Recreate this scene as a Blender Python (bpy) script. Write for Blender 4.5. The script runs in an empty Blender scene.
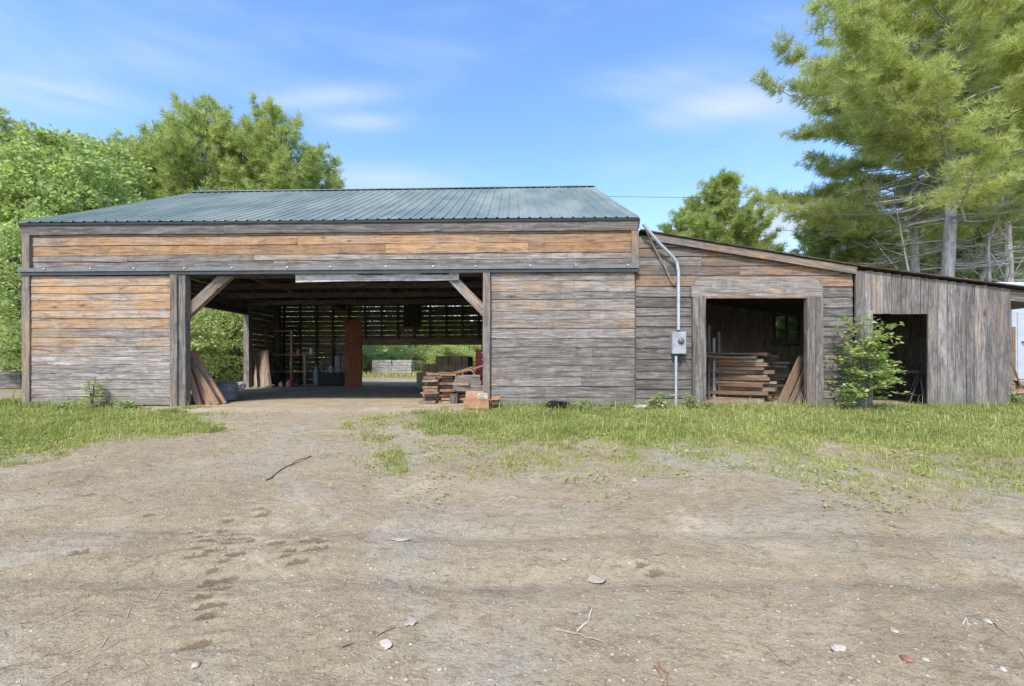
import bpy, math, random
import numpy as np
from mathutils import Vector
random.seed(7)
RNG = np.random.default_rng(11)
SC = bpy.context.scene
COL = SC.collection
F, CX, HY, ZC, D = 456.0, 512.0, 365.0, 0.87, 9.7     # lens in pixels, horizon, eye height, facade distance


def V(*a):
    return np.array(a, float)


def P(px, py, d):
    return V((px - CX) / F * d, d, ZC - (py - HY) / F * d)


# ------------------------------------------------------------------ noise / terrain
def _hash(i, j, s):
    n = (i.astype(np.int64) * 374761393 + j.astype(np.int64) * 668265263 + s * 974634777) & 0xFFFFFFFF
    n = ((n ^ (n >> 13)) * 1274126177) & 0xFFFFFFFF
    return ((n ^ (n >> 16)) & 0xFFFFFF) / float(0xFFFFFF)


def vnoise(x, y, s=0):
    x = np.asarray(x, float); y = np.asarray(y, float)
    i = np.floor(x); j = np.floor(y); u = x - i; v = y - j
    u = u * u * (3 - 2 * u); v = v * v * (3 - 2 * v)
    a = _hash(i, j, s); b = _hash(i + 1, j, s); c = _hash(i, j + 1, s); d = _hash(i + 1, j + 1, s)
    return (a * (1 - u) + b * u) * (1 - v) + (c * (1 - u) + d * u) * v


def fbm(x, y, f, o=4, s=0):
    r = 0; a = .5; x = np.asarray(x, float); y = np.asarray(y, float)
    for k in range(o):
        r = r + a * vnoise(x * f, y * f, s + k); f *= 2.03; a *= .5
    return r / (1 - .5 ** o)


def sstep(a, b, x):
    t = np.clip((np.asarray(x, float) - a) / (b - a), 0, 1)
    return t * t * (3 - 2 * t)


def base_h(x, y):
    t = np.clip((9.3 - np.asarray(y, float)) / 7.4, 0, 1.6)
    yy = np.asarray(y, float); xx = np.asarray(x, float)
    ap = sstep(-7.3, -6.7, xx) * (1 - sstep(-1.0, -.4, xx))          # earth ramp up into the big doorway
    return -0.58 * t ** 1.12 - .075 * (1 - sstep(9.35, 9.75, yy + .45 * ap)) * (1 - .35 * ap)


def ground_pt(px, py):
    """where a pixel's ray meets the slope of the yard"""
    d = 9.0
    for _ in range(60):
        z = float(base_h(3, d)); d = .5 * d + .5 * (ZC - z) * F / (py - HY)
    return ((px - CX) / F * d, d)


def poly_px(pts):
    return np.array([ground_pt(*p) for p in pts])


def inside(poly, x, y):
    x = np.asarray(x, float); y = np.asarray(y, float)
    r = np.zeros(x.shape, bool); n = len(poly)
    for i in range(n):
        x0, y0 = poly[i]; x1, y1 = poly[(i + 1) % n]
        c = ((y0 > y) != (y1 > y))
        with np.errstate(divide='ignore', invalid='ignore'):
            xi = (x1 - x0) * (y - y0) / (y1 - y0 + 1e-12) + x0
        r ^= c & (x < xi)
    return r


def pdist(poly, x, y):
    x = np.asarray(x, float); y = np.asarray(y, float)
    m = np.full(x.shape, 1e9); n = len(poly)
    for i in range(n):
        a = poly[i]; b = poly[(i + 1) % n]; e = b - a
        t = np.clip(((x - a[0]) * e[0] + (y - a[1]) * e[1]) / (e @ e + 1e-12), 0, 1)
        m = np.minimum(m, np.hypot(x - a[0] - t * e[0], y - a[1] - t * e[1]))
    return np.where(inside(poly, x, y), m, -m)


G_LEFT = poly_px([(-140, 402), (60, 402), (176, 404.5), (208, 424), (190, 433), (110, 446), (60, 460), (0, 470), (-140, 478)])
G_RIGHT = poly_px([(372, 419), (440, 413), (492, 404), (1240, 404), (1240, 470), (1024, 462), (900, 462), (800, 455),
                   (740, 449), (690, 450), (620, 455), (560, 462), (490, 452), (430, 440), (385, 437)])
G_SPARSE = poly_px([(420, 440), (1240, 440), (1240, 535), (1024, 522), (900, 512), (830, 494), (740, 470), (650, 482),
                    (560, 492), (480, 478), (400, 482), (370, 460)])
G_TUFT = poly_px([(374, 458), (400, 452), (412, 466), (406, 486), (382, 482)])


def grass_w(x, y):
    n = fbm(x, y, 1.1, 4, 3) - .5
    n2 = fbm(x, y, 4.2, 3, 9) - .5
    w = 0
    for poly, k, soft in ((G_LEFT, 1.0, .7), (G_RIGHT, 1.0, .9), (G_SPARSE, .68, 1.3), (G_TUFT, .85, .2)):
        dd = pdist(poly, x, y) + (n * 1.6 + n2 * .9) * (.4 if k == .85 else 1)
        w = np.maximum(w, k * sstep(-soft * .6, soft, dd))
    far = sstep(27, 34, y + 3 * n) * .9
    side = sstep(11.2, 12.6, np.abs(np.asarray(x) + .0) + n) * sstep(12, 16, y) * .8
    return np.maximum(np.maximum(w, far), side)


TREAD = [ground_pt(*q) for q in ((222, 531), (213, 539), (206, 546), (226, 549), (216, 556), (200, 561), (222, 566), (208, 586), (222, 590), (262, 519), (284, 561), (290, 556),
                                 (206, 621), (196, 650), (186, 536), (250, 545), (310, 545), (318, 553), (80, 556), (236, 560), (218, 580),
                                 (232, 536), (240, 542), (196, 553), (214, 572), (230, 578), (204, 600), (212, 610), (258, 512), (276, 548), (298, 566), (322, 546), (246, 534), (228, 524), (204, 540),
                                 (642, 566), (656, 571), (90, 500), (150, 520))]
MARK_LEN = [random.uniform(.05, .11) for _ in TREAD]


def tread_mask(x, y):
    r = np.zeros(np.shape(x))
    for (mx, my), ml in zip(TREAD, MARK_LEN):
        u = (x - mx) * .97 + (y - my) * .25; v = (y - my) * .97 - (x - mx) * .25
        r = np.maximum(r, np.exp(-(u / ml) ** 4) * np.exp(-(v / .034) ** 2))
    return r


def ground_h(x, y):
    x = np.asarray(x, float); y = np.asarray(y, float)
    h = base_h(x, y)
    near = 1 - sstep(9.0, 9.6, y)
    h = h + near * (.075 * (fbm(x, y, .45, 3, 1) - .5) * sstep(9.4, 8.2, y))
    rough = .35 + 1.1 * sstep(.42, .62, fbm(x, y, .8, 3, 21))
    ok = near + .25 * (1 - near)
    h = h + ok * rough * (.030 * (fbm(x, y, 3.2, 5, 5) - .5) + .020 * (np.abs(fbm(x * .8, y * 1.8, 9, 3, 8) - .5)))
    # a shallow pair of wheel ruts across the yard
    for yc in (3.05, 3.75):
        q = y - yc - .12 * (fbm(x, y * 0 + 2, .5, 2, 31) - .5)
        h = h - .036 * np.exp(-(q / .13) ** 2) * (0.4 + fbm(x, y, 1.5, 2, 33))
    for (mx, my), ml in zip(TREAD, MARK_LEN):
        u = (x - mx) * .97 + (y - my) * .25; v = (y - my) * .97 - (x - mx) * .25
        e = np.exp(-(u / ml) ** 4)
        h = h + e * (.3 + 1.4 * fbm(x, y, 16, 2, 91)) * (-.020 * np.exp(-(v / .026) ** 2) + .012 * np.exp(-((v - .05) / .026) ** 2))
    return h


# ------------------------------------------------------------------ mesh building
class MB:
    def __init__(s):
        s.v = []; s.g = []; s.t = []; s.f4 = []; s.f3 = []; s.n = 0

    def add(s, v, f, tone=(1, 1, .5), gc=None):
        v = np.asarray(v, float).reshape(-1, 3); f = np.asarray(f, int)
        s.v.append(v); s.g.append(v.copy() if gc is None else np.asarray(gc, float))
        t = np.asarray(tone, float)
        s.t.append(np.tile(t, (len(v), 1)) if t.ndim == 1 else t)
        (s.f4 if f.shape[1] == 4 else s.f3).append(f + s.n)
        s.n += len(v)

    def plank(s, a, b, up, w, t, tone=(1, 1, .5), jit=.004, step=.45, bow=0.0):
        a = np.asarray(a, float); b = np.asarray(b, float); up = np.asarray(up, float)
        L = np.linalg.norm(b - a); d = (b - a) / L
        up = up - d * (up @ d); up /= np.linalg.norm(up); nn = np.cross(d, up)
        n = max(2, int(L / step) + 1); r = random.random() * 60; r2 = random.random() * 40
        vs = []; gc = []
        q = np.linspace(0, 1, n)
        ph = [random.random() * 6.28 for _ in range(4)]
        for k, u in enumerate(q):
            c = a + d * L * u + nn * bow * math.sin(math.pi * u)
            je = [jit * (math.sin(u * L * 2.1 + p) + .6 * math.sin(u * L * 5.3 + 2 * p)) * .6 + random.uniform(-jit, jit) * .5 for p in ph]
            for (su, sn, j) in ((-1, -1, je[0]), (1, -1, je[1]), (1, 1, je[1]), (-1, 1, je[0])):
                off = su * w / 2 + j
                vs.append(c + up * off + nn * (sn * t / 2 + je[2] * .4)); gc.append((L * u + r, off + r2, sn * t / 2 + r2))
        f = []
        for k in range(n - 1):
            o = k * 4
            for i in range(4):
                j = (i + 1) % 4
                f.append((o + i, o + j, o + 4 + j, o + 4 + i))
        f.append((3, 2, 1, 0)); o = (n - 1) * 4; f.append((o, o + 1, o + 2, o + 3))
        s.add(vs, f, tone, gc)

    def box(s, lo, hi, tone=(1, 1, .5), bev=0.0):
        lo = np.asarray(lo, float); hi = np.asarray(hi, float)
        if bev <= 0:
            v = [(x, y, z) for z in (lo[2], hi[2]) for (x, y) in ((lo[0], lo[1]), (hi[0], lo[1]), (hi[0], hi[1]), (lo[0], hi[1]))]
            s.add(v, [(3, 2, 1, 0), (4, 5, 6, 7), (0, 1, 5, 4), (1, 2, 6, 5), (2, 3, 7, 6), (3, 0, 4, 7)], tone); return
        b = bev; ring = []
        c = [(lo[0], lo[1], 1, 1), (hi[0], lo[1], -1, 1), (hi[0], hi[1], -1, -1), (lo[0], hi[1], 1, -1)]
        def rr(k):
            out = []
            for i, (x, y, sx, sy) in enumerate(c):
                p = (x + sx * b * k[0], y + sy * b * k[1]); q = (x + sx * b * k[1], y + sy * b * k[0])
                out += ([p, q] if i % 2 else [q, p])
            return out
        lv = [(lo[2], 1.3, .5), (lo[2] + b, 1, 0), (hi[2] - b, 1, 0), (hi[2], 1.3, .5)]
        v = [(x, y, z) for (z, k0, k1) in lv for (x, y) in rr((k0, k1))]
        f = []
        for r in range(3):
            for i in range(8):
                j = (i + 1) % 8; f.append((r * 8 + i, r * 8 + j, r * 8 + 8 + j, r * 8 + 8 + i))
        s.add(v, f, tone)
        n0 = s.n - 32
        for (o, rev) in ((0, 1), (24, 0)):
            ii = [o + i for i in range(8)]
            if rev: ii = ii[::-1]
            s.f4.append(np.array([(ii[0], ii[1], ii[2], ii[7]), (ii[7], ii[2], ii[3], ii[6]), (ii[6], ii[3], ii[4], ii[5])]) + n0)

    def tube(s, pts, rad, ns=7, tone=(1, 1, .5), cap=True):
        pts = np.asarray(pts, float); n = len(pts)
        rad = np.full(n, rad, float) if np.isscalar(rad) else np.asarray(rad, float)
        tg = np.gradient(pts, axis=0) if n > 2 else np.tile(pts[1] - pts[0], (2, 1))
        tg /= np.linalg.norm(tg, axis=1)[:, None] + 1e-12
        ref = V(0, 0, 1) if abs(tg[0][2]) < .9 else V(1, 0, 0)
        a = np.cross(tg, ref); a /= np.linalg.norm(a, axis=1)[:, None] + 1e-12; b = np.cross(tg, a)
        th = np.arange(ns) / ns * 2 * math.pi
        v = pts[:, None, :] + rad[:, None, None] * (np.cos(th)[None, :, None] * a[:, None, :] + np.sin(th)[None, :, None] * b[:, None, :])
        L = np.concatenate([[0], np.cumsum(np.linalg.norm(np.diff(pts, axis=0), axis=1))])
        r = random.random() * 50
        gc = np.stack([np.repeat(L + r, ns), np.tile(np.cos(th) * .3, n) + r, np.tile(np.sin(th) * .3, n)], 1)
        i = np.arange(ns); j = (i + 1) % ns
        f = np.concatenate([np.stack([k * ns + i, k * ns + j, (k + 1) * ns + j, (k + 1) * ns + i], 1) for k in range(n - 1)])
        s.add(v.reshape(-1, 3), f, tone, gc)
        if cap:
            for k, o in ((0, 0), (n - 1, 1)):
                c0 = s.n; cv = pts[k][None]
                ring = v[k]
                s.add(np.concatenate([ring, cv]), [((p, q, ns) if o else (q, p, ns)) for p, q in zip(i, j)], tone)

    def lathe(s, prof, c=(0, 0, 0), ns=20, sx=1.0, sy=1.0, tone=(1, 1, .5), wob=0.0):
        th = np.arange(ns) / ns * 2 * math.pi
        v = np.array([(c[0] + r * math.cos(t) * sx * (1 + wob * math.sin(3 * t + 9 * z)), c[1] + r * math.sin(t) * sy, c[2] + z) for r, z in prof for t in th])
        i = np.arange(ns); j = (i + 1) % ns
        f = np.concatenate([np.stack([k * ns + i, k * ns + j, (k + 1) * ns + j, (k + 1) * ns + i], 1) for k in range(len(prof) - 1)])
        s.add(v, f, tone)

    def scatter(s, tv, tf, pos, R, sc, tone):
        N = len(pos); k = len(tv)
        v = np.einsum('nij,kj->nki', R, np.asarray(tv, float)) * np.asarray(sc, float).reshape(N, 1, -1) + pos[:, None, :]
        tf = np.asarray(tf, int)
        f = (tf[None] + (np.arange(N) * k)[:, None, None]).reshape(-1, tf.shape[1])
        t = np.repeat(np.asarray(tone, float), k, axis=0)
        s.add(v.reshape(-1, 3), f, t)

    def build(s, name, mat, parent=None, loc=None, warp=None, smooth=False, rz=0.0):
        v = np.concatenate(s.v); g = np.concatenate(s.g); t = np.concatenate(s.t)
        if warp: v = warp(v)
        if loc is not None: v = v - np.asarray(loc, float)
        f4 = np.concatenate(s.f4) if s.f4 else np.zeros((0, 4), int)
        f3 = np.concatenate(s.f3) if s.f3 else np.zeros((0, 3), int)
        me = bpy.data.meshes.new(name)
        me.vertices.add(len(v)); me.vertices.foreach_set('co', v.astype(np.float32).ravel())
        nl = f4.size + f3.size; me.loops.add(nl)
        me.loops.foreach_set('vertex_index', np.concatenate([f4.ravel(), f3.ravel()]).astype(np.int32))
        me.polygons.add(len(f4) + len(f3))
        st = np.concatenate([np.arange(len(f4)) * 4, f4.size + np.arange(len(f3)) * 3]).astype(np.int32)
        me.polygons.foreach_set('loop_start', st)
        me.update(calc_edges=True)
        a = me.attributes.new('gc', 'FLOAT_VECTOR', 'POINT'); a.data.foreach_set('vector', g.astype(np.float32).ravel())
        a = me.attributes.new('tone', 'FLOAT_VECTOR', 'POINT'); a.data.foreach_set('vector', t.astype(np.float32).ravel())
        me.polygons.foreach_set('use_smooth', np.full(len(me.polygons), bool(smooth)))
        me.validate()
        me.materials.append(mat)
        o = bpy.data.objects.new(name, me); COL.objects.link(o)
        if loc is not None: o.location = Vector([float(c) for c in loc])
        if parent is not None:
            o.parent = parent
            pl = V(*world_loc(parent))
            o.location = Vector((V(*o.location) - pl) if loc is not None else -pl)
        return o


def world_loc(o):
    p = Vector(o.location)
    while o.parent is not None:
        o = o.parent; p = p + Vector(o.location)
    return tuple(p)


def tag(o, label=None, cat=None, group=None, kind=None):
    if label: o['label'] = label
    if cat: o['category'] = cat
    if group: o['group'] = group
    if kind: o['kind'] = kind
    return o


def thing(name, label, cat, loc=(0, 0, 0), group=None):
    o = bpy.data.objects.new(name, None); COL.objects.link(o)
    o.empty_display_size = .2; o.location = Vector([float(c) for c in loc])
    return tag(o, label, cat, group)


def copy_tree(o, parent=None):
    c = o.copy(); COL.objects.link(c)
    if parent is not None: c.parent = parent
    for ch in [x for x in bpy.data.objects if x.parent == o]:
        copy_tree(ch, c)
    return c


# ------------------------------------------------------------------ materials
def new_mat(name):
    m = bpy.data.materials.new(name); m.use_nodes = True
    nt = m.node_tree; nt.nodes.clear()
    out = nt.nodes.new('ShaderNodeOutputMaterial')
    return m, nt, out


class NT:
    def __init__(s, nt): s.nt = nt

    def node(s, t, **k):
        n = s.nt.nodes.new(t)
        for a, b in k.items(): setattr(n, a, b)
        return n

    def link(s, a, b): s.nt.links.new(a, b)

    def put(s, sock, v):
        if hasattr(v, 'is_linked') or isinstance(v, bpy.types.NodeSocket): s.link(v, sock)
        elif isinstance(v, (tuple, list)) and sock.type == 'RGBA' and len(v) == 3: sock.default_value = (*v, 1)
        else: sock.default_value = v

    def attr(s, name): return s.node('ShaderNodeAttribute', attribute_name=name).outputs['Vector']

    def sep(s, v):
        n = s.node('ShaderNodeSeparateXYZ'); s.put(n.inputs[0], v); return n.outputs

    def comb(s, x, y, z):
        n = s.node('ShaderNodeCombineXYZ')
        for i, q in enumerate((x, y, z)): s.put(n.inputs[i], q)
        return n.outputs[0]

    def vmul(s, v, k):
        n = s.node('ShaderNodeVectorMath', operation='MULTIPLY'); s.put(n.inputs[0], v); s.put(n.inputs[1], k); return n.outputs[0]

    def m(s, op, a, b=0.0, c=0.0, clamp=False):
        n = s.node('ShaderNodeMath', operation=op, use_clamp=clamp)
        s.put(n.inputs[0], a); s.put(n.inputs[1], b)
        if op in ('MULTIPLY_ADD', 'SMOOTH_MIN', 'COMPARE'): s.put(n.inputs[2], c)
        return n.outputs[0]

    def noise(s, v, sc, det=4, rough=.55, dist=0.0):
        n = s.node('ShaderNodeTexNoise'); s.put(n.inputs['Vector'], v)
        n.inputs['Scale'].default_value = sc; n.inputs['Detail'].default_value = det
        n.inputs['Roughness'].default_value = rough; n.inputs['Distortion'].default_value = dist
        return n.outputs[0]

    def vor(s, v, sc, out='Distance', rnd=1.0):
        n = s.node('ShaderNodeTexVoronoi'); s.put(n.inputs['Vector'], v); n.inputs['Scale'].default_value = sc
        n.inputs['Randomness'].default_value = rnd
        return n.outputs[out]

    def rng(s, v, a, b, c=0.0, d=1.0, sm=True):
        n = s.node('ShaderNodeMapRange', interpolation_type='SMOOTHSTEP' if sm else 'LINEAR', clamp=True)
        for i, q in enumerate((v, a, b, c, d)): s.put(n.inputs[i], q)
        return n.outputs[0]

    def mix(s, f, a, b, mode='MIX'):
        n = s.node('ShaderNodeMix', data_type='RGBA', blend_type=mode)
        s.put(n.inputs[0], f); s.put(n.inputs[6], a); s.put(n.inputs[7], b); return n.outputs[2]

    def bump(s, h, st, dist=.02, nrm=None):
        n = s.node('ShaderNodeBump'); s.put(n.inputs['Height'], h); n.inputs['Strength'].default_value = st
        n.inputs['Distance'].default_value = dist
        if nrm is not None: s.link(nrm, n.inputs['Normal'])
        return n.outputs[0]

    def principled(s, out, col, rough=.8, metal=0.0, nrm=None, spec=.3):
        b = s.node('ShaderNodeBsdfPrincipled'); s.put(b.inputs['Base Color'], col); s.put(b.inputs['Roughness'], rough)
        b.inputs['Metallic'].default_value = metal; b.inputs['Specular IOR Level'].default_value = spec
        if nrm is not None: s.link(nrm, b.inputs['Normal'])
        s.link(b.outputs[0], out.inputs[0]); return b

    def pos(s): return s.node('ShaderNodeNewGeometry').outputs['Position']


def wood_mat(name, orange=(.345, .208, .103), tan=(.315, .235, .165), grey=(.275, .243, .212), dark=(.075, .066, .062), moss=0.0, gain=1.0):
    m, nt, out = new_mat(name); n = NT(nt)
    gc = n.attr('gc'); tn = n.sep(n.attr('tone'))
    grain = n.noise(n.vmul(gc, (1.6, 34, 34)), 1.0, 7, .72, .4)
    fine = n.noise(n.vmul(gc, (7, 120, 120)), 1.0, 3, .6)
    blot = n.noise(n.vmul(gc, (1.1, 4.2, 4.2)), 1.0, 6, .66, .8)
    blot2 = n.noise(n.vmul(gc, (2.6, 7, 7)), 1.0, 5, .68, .5)
    spk = n.noise(n.vmul(gc, (9, 22, 22)), 1.0, 4, .7)
    big = n.noise(n.pos(), .55, 4, .6, .5)
    w = n.m('ADD', tn[0], n.m('ADD', n.m('MULTIPLY', n.m('SUBTRACT', blot, .5), 1.9), n.m('MULTIPLY', n.m('SUBTRACT', big, .5), 1.2)))
    wo = n.rng(w, .2, .6); wg = n.rng(w, .5, .9)
    warm = n.mix(n.rng(blot2, .35, .65), orange, tuple(c * q for c, q in zip(orange, (.62, .52, .45))))
    warm = n.mix(n.m('MULTIPLY', n.rng(grain, .40, .62), .7), warm, tuple(c * q for c, q in zip(orange, (1.25, 1.35, 1.5))))
    tanc = n.mix(n.rng(grain, .34, .64), tuple(c * .58 for c in tan), tuple(c * 1.2 for c in tan))
    gr = n.mix(n.rng(grain, .34, .64), tuple(c * .38 for c in grey), tuple(c * 1.32 for c in grey))
    gr = n.mix(n.m('MULTIPLY', n.rng(blot2, .45, .62), .6), gr, tuple(c * q for c, q in zip(grey, (.50, .47, .44))))
    gr = n.mix(n.m('MULTIPLY', n.rng(blot, .56, .70), .5), gr, (.38, .375, .375))
    col = n.mix(wo, warm, tanc); col = n.mix(wg, col, gr)
    # dark weather streaks along the grain, knots with halos, cracks
    col = n.mix(n.m('MULTIPLY', n.rng(n.noise(n.vmul(gc, (1.1, 8, 8)), 1.0, 6, .76, 1.2), .54, .66), .75), col, dark)
    col = n.mix(n.m('MULTIPLY', n.rng(spk, .53, .68), .45), col, dark)
    st_ = n.noise(n.vmul(gc, (1.5, 2.6, 2.6)), 1.0, 6, .74, 1.0)
    col = n.mix(n.m('MULTIPLY', n.rng(st_, .56, .66), .5), col, tuple(c * 1.5 for c in dark))
    kv = n.node('ShaderNodeTexVoronoi'); n.put(kv.inputs['Vector'], n.vmul(gc, (1.7, 4.6, 4.6))); kv.inputs['Scale'].default_value = 1.0
    kd = n.m('ADD', kv.outputs['Distance'], n.m('MULTIPLY', n.m('SUBTRACT', spk, .5), .16)); ks = n.m('MULTIPLY_ADD', n.m('POWER', n.sep(kv.outputs['Color'])[0], 2.0), .26, -.06)
    col = n.mix(n.m('MULTIPLY', n.rng(n.m('SUBTRACT', kd, ks), .10, .0), .45), col, (.16, .085, .045))
    col = n.mix(n.m('MULTIPLY', n.rng(n.m('SUBTRACT', kd, n.m('MULTIPLY', ks, .5)), .03, .0), .8), col, (.055, .032, .022))
    drip = n.noise(n.vmul(n.pos(), (4.5, 4.5, .55)), 1.0, 5, .65, .4)
    col = n.mix(n.m('MULTIPLY', n.rng(drip, .54, .72), .42), col, tuple(c * .55 for c in grey))
    col = n.mix(n.m('MULTIPLY', n.rng(drip, .46, .30), .13), col, tuple(min(1, c * 1.5) for c in grey))
    crk = n.noise(n.vmul(gc, (.9, 46, 46)), 1.0, 3, .5, .3)
    col = n.mix(n.m('MULTIPLY', n.rng(crk, .66, .70), .75), col, (.03, .026, .024))
    if moss:
        z = n.sep(n.pos())[2]
        mz = n.m('MULTIPLY', n.rng(n.m('ADD', z, n.m('MULTIPLY', n.m('SUBTRACT', blot2, .5), .6)), .30, -.02), moss)
        col = n.mix(mz, col, (.17, .165, .105))
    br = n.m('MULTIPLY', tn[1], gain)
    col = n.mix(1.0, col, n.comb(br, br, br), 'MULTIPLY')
    col = n.mix(n.m('MULTIPLY', tn[2], .22), col, n.mix(1.0, col, (1.0, .86, .70), 'MULTIPLY'))
    nrm = n.bump(n.m('ADD', grain, n.m('MULTIPLY', fine, .5)), .55, .012)
    n.principled(out, col, .82, 0, nrm, .22)
    return m


def plain_mat(name, col, rough=.6, metal=0.0, var=.25, scale=6.0, bump=.15, spec=.3, dirt=None):
    m, nt, out = new_mat(name); n = NT(nt)
    co = n.node('ShaderNodeTexCoord').outputs['Object']
    a = n.noise(co, scale, 5, .6); b = n.noise(co, scale * 7, 3, .6)
    c = n.mix(n.rng(a, .3, .7), tuple(x * (1 - var) for x in col), tuple(min(1, x * (1 + var * .6)) for x in col))
    c = n.mix(n.m('MULTIPLY', n.rng(b, .5, .8), .25), c, tuple(x * .5 for x in col))
    if dirt: c = n.mix(n.m('MULTIPLY', n.rng(a, .48, .68), .6), c, dirt)
    n.principled(out, c, n.rng(a, .2, .8, rough * .85, min(1, rough * 1.15)), metal, n.bump(b, bump, .01), spec)
    return m


def leaf_mat(name, c1, c2, c3, trans=.35, rough=.55):
    m, nt, out = new_mat(name); n = NT(nt)
    tn = n.sep(n.attr('tone'))
    col = n.mix(tn[0], c1, c2); col = n.mix(n.rng(tn[1], .72, 1.0), col, c3)
    br = n.m('MULTIPLY_ADD', tn[2], .7, .65)
    col = n.mix(1.0, col, n.comb(br, br, br), 'MULTIPLY')
    b = n.node('ShaderNodeBsdfPrincipled'); n.put(b.inputs['Base Color'], col)
    b.inputs['Roughness'].default_value = rough; b.inputs['Specular IOR Level'].default_value = .25
    t = n.node('ShaderNodeBsdfTranslucent'); n.put(t.inputs[0], n.mix(1.0, col, (1.15, 1.2, .55), 'MULTIPLY'))
    mx = n.node('ShaderNodeMixShader'); mx.inputs[0].default_value = trans
    n.link(b.outputs[0], mx.inputs[1]); n.link(t.outputs[0], mx.inputs[2]); n.link(mx.outputs[0], out.inputs[0])
    return m


def bark_mat(name, c1, c2):
    m, nt, out = new_mat(name); n = NT(nt)
    p = n.pos()
    a = n.noise(n.vmul(p, (9, 9, 2.2)), 1.0, 5, .65); b = n.noise(p, 1.3, 3, .5)
    col = n.mix(n.rng(a, .35, .65), c1, c2); col = n.mix(n.m('MULTIPLY', n.rng(b, .45, .7), .5), col, tuple(x * .6 for x in c1))
    n.principled(out, col, .9, 0, n.bump(a, .8, .03), .15)
    return m


def ground_mat():
    m, nt, out = new_mat('yard_dirt'); n = NT(nt)
    p = n.pos(); tn = n.sep(n.attr('tone'))
    pb = n.vmul(p, (1, 1, .2))
    big = n.noise(pb, .42, 4, .55, .4); mid = n.noise(pb, 1.7, 6, .66, .5); sm = n.noise(n.vmul(p, (1, 1.6, 1)), 9, 6, .72, .3)
    fine = n.noise(p, 42, 4, .7); grit = n.noise(p, 150, 2, .7)
    col = n.mix(n.rng(big, .36, .64), (.262, .213, .152), (.312, .258, .19))
    col = n.mix(n.m('MULTIPLY', n.rng(n.noise(pb, .85, 6, .66, .8), .52, .66), .7), col, (.40, .345, .27))
    col = n.mix(n.m('MULTIPLY', n.rng(n.noise(pb, .55, 6, .62, 1.0), .48, .62), .75), col, (.30, .275, .24))
    col = n.mix(n.m('MULTIPLY', n.rng(n.noise(pb, 1.25, 4, .6, .3), .60, .72), .3), col, (.33, .22, .135))
    col = n.mix(n.m('MULTIPLY', n.rng(n.noise(pb, 2.3, 6, .72, .8), .53, .68), .5), col, (.15, .118, .08))
    col = n.mix(n.m('MULTIPLY', n.rng(n.noise(n.vmul(pb, (1, 2.2, 1)), 4.5, 6, .74, .6), .55, .66), .5), col, (.125, .098, .064))
    col = n.mix(n.m('MULTIPLY', n.rng(sm, .52, .66), .5), col, (.13, .103, .07))
    col = n.mix(n.m('MULTIPLY', n.rng(sm, .45, .34), .35), col, (.41, .36, .28))
    col = n.mix(n.m('MULTIPLY', n.rng(fine, .53, .68), .5), col, (.11, .088, .062))
    col = n.mix(n.m('MULTIPLY', n.rng(fine, .43, .30), .45), col, (.46, .41, .33))
    col = n.mix(n.m('MULTIPLY', n.rng(grit, .53, .70), .45), col, (.10, .08, .06))
    col = n.mix(n.m('MULTIPLY', n.rng(grit, .44, .32), .35), col, (.48, .43, .36))
    st = n.node('ShaderNodeTexVoronoi'); n.put(st.inputs['Vector'], p); st.inputs['Scale'].default_value = 30
    pick = n.m('GREATER_THAN', n.sep(st.outputs['Color'])[0], .86)
    peb = n.m('MULTIPLY', n.rng(st.outputs['Distance'], .36, .22), pick)
    col = n.mix(n.m('MULTIPLY', peb, .6), col, n.mix(n.sep(st.outputs['Color'])[1], (.27, .25, .23), (.62, .59, .54)))
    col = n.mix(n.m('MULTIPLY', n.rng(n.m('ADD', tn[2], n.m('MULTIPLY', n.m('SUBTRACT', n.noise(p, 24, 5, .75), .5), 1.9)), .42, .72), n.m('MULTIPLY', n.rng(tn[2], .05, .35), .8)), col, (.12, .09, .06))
    # barn floor: pale packed dirt
    col = n.mix(n.m('MULTIPLY', tn[1], .75), col, n.mix(n.rng(mid, .4, .65), (.33, .27, .195), (.43, .36, .27)))
    gn = n.m('ADD', n.m('MULTIPLY', tn[0], .8), n.m('ADD', n.m('MULTIPLY', n.m('SUBTRACT', n.noise(p, 5, 6, .75), .5), 1.5), n.m('MULTIPLY', n.m('SUBTRACT', mid, .5), 1.2)))
    gcol = n.mix(n.rng(mid, .4, .6), (.12, .15, .03), (.21, .21, .065))
    gcol = n.mix(n.m('MULTIPLY', n.rng(sm, .52, .66), .6), gcol, (.22, .18, .10))
    col = n.mix(n.m('MULTIPLY', n.rng(gn, .3, 1.0), .8), col, gcol)
    col = n.mix(1.0, col, (1.20, 1.145, .985), 'MULTIPLY')
    h = n.m('ADD', n.m('MULTIPLY', sm, 1.0), n.m('ADD', n.m('MULTIPLY', fine, .55), n.m('ADD', n.m('MULTIPLY', grit, .12), n.m('MULTIPLY', peb, .3))))
    n.principled(out, col, .92, 0, n.bump(h, .75, .035), .15)
    return m


def roof_mat():
    m, nt, out = new_mat('painted_roof_metal'); n = NT(nt)
    p = n.pos()
    a = n.noise(n.vmul(p, (1.2, .45, .45)), 1.0, 5, .6, .3); b = n.noise(p, 9, 4, .65)
    c = n.mix(n.rng(a, .35, .66), (.135, .175, .152), (.215, .25, .222))
    c = n.mix(n.m('MULTIPLY', n.rng(b, .52, .75), .3), c, (.27, .30, .28))
    tn = n.sep(n.attr('tone')); c = n.mix(1.0, c, n.comb(tn[1], tn[1], tn[1]), 'MULTIPLY')
    ru = n.noise(n.vmul(p, (1.5, .6, .6)), 2.2, 6, .75); c = n.mix(n.m('MULTIPLY', n.rng(ru, .63, .74), .55), c, (.20, .135, .085))
    n.principled(out, c, n.rng(a, .3, .7, .5, .68), .0, n.bump(b, .08, .01), .3)
    return m


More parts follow.
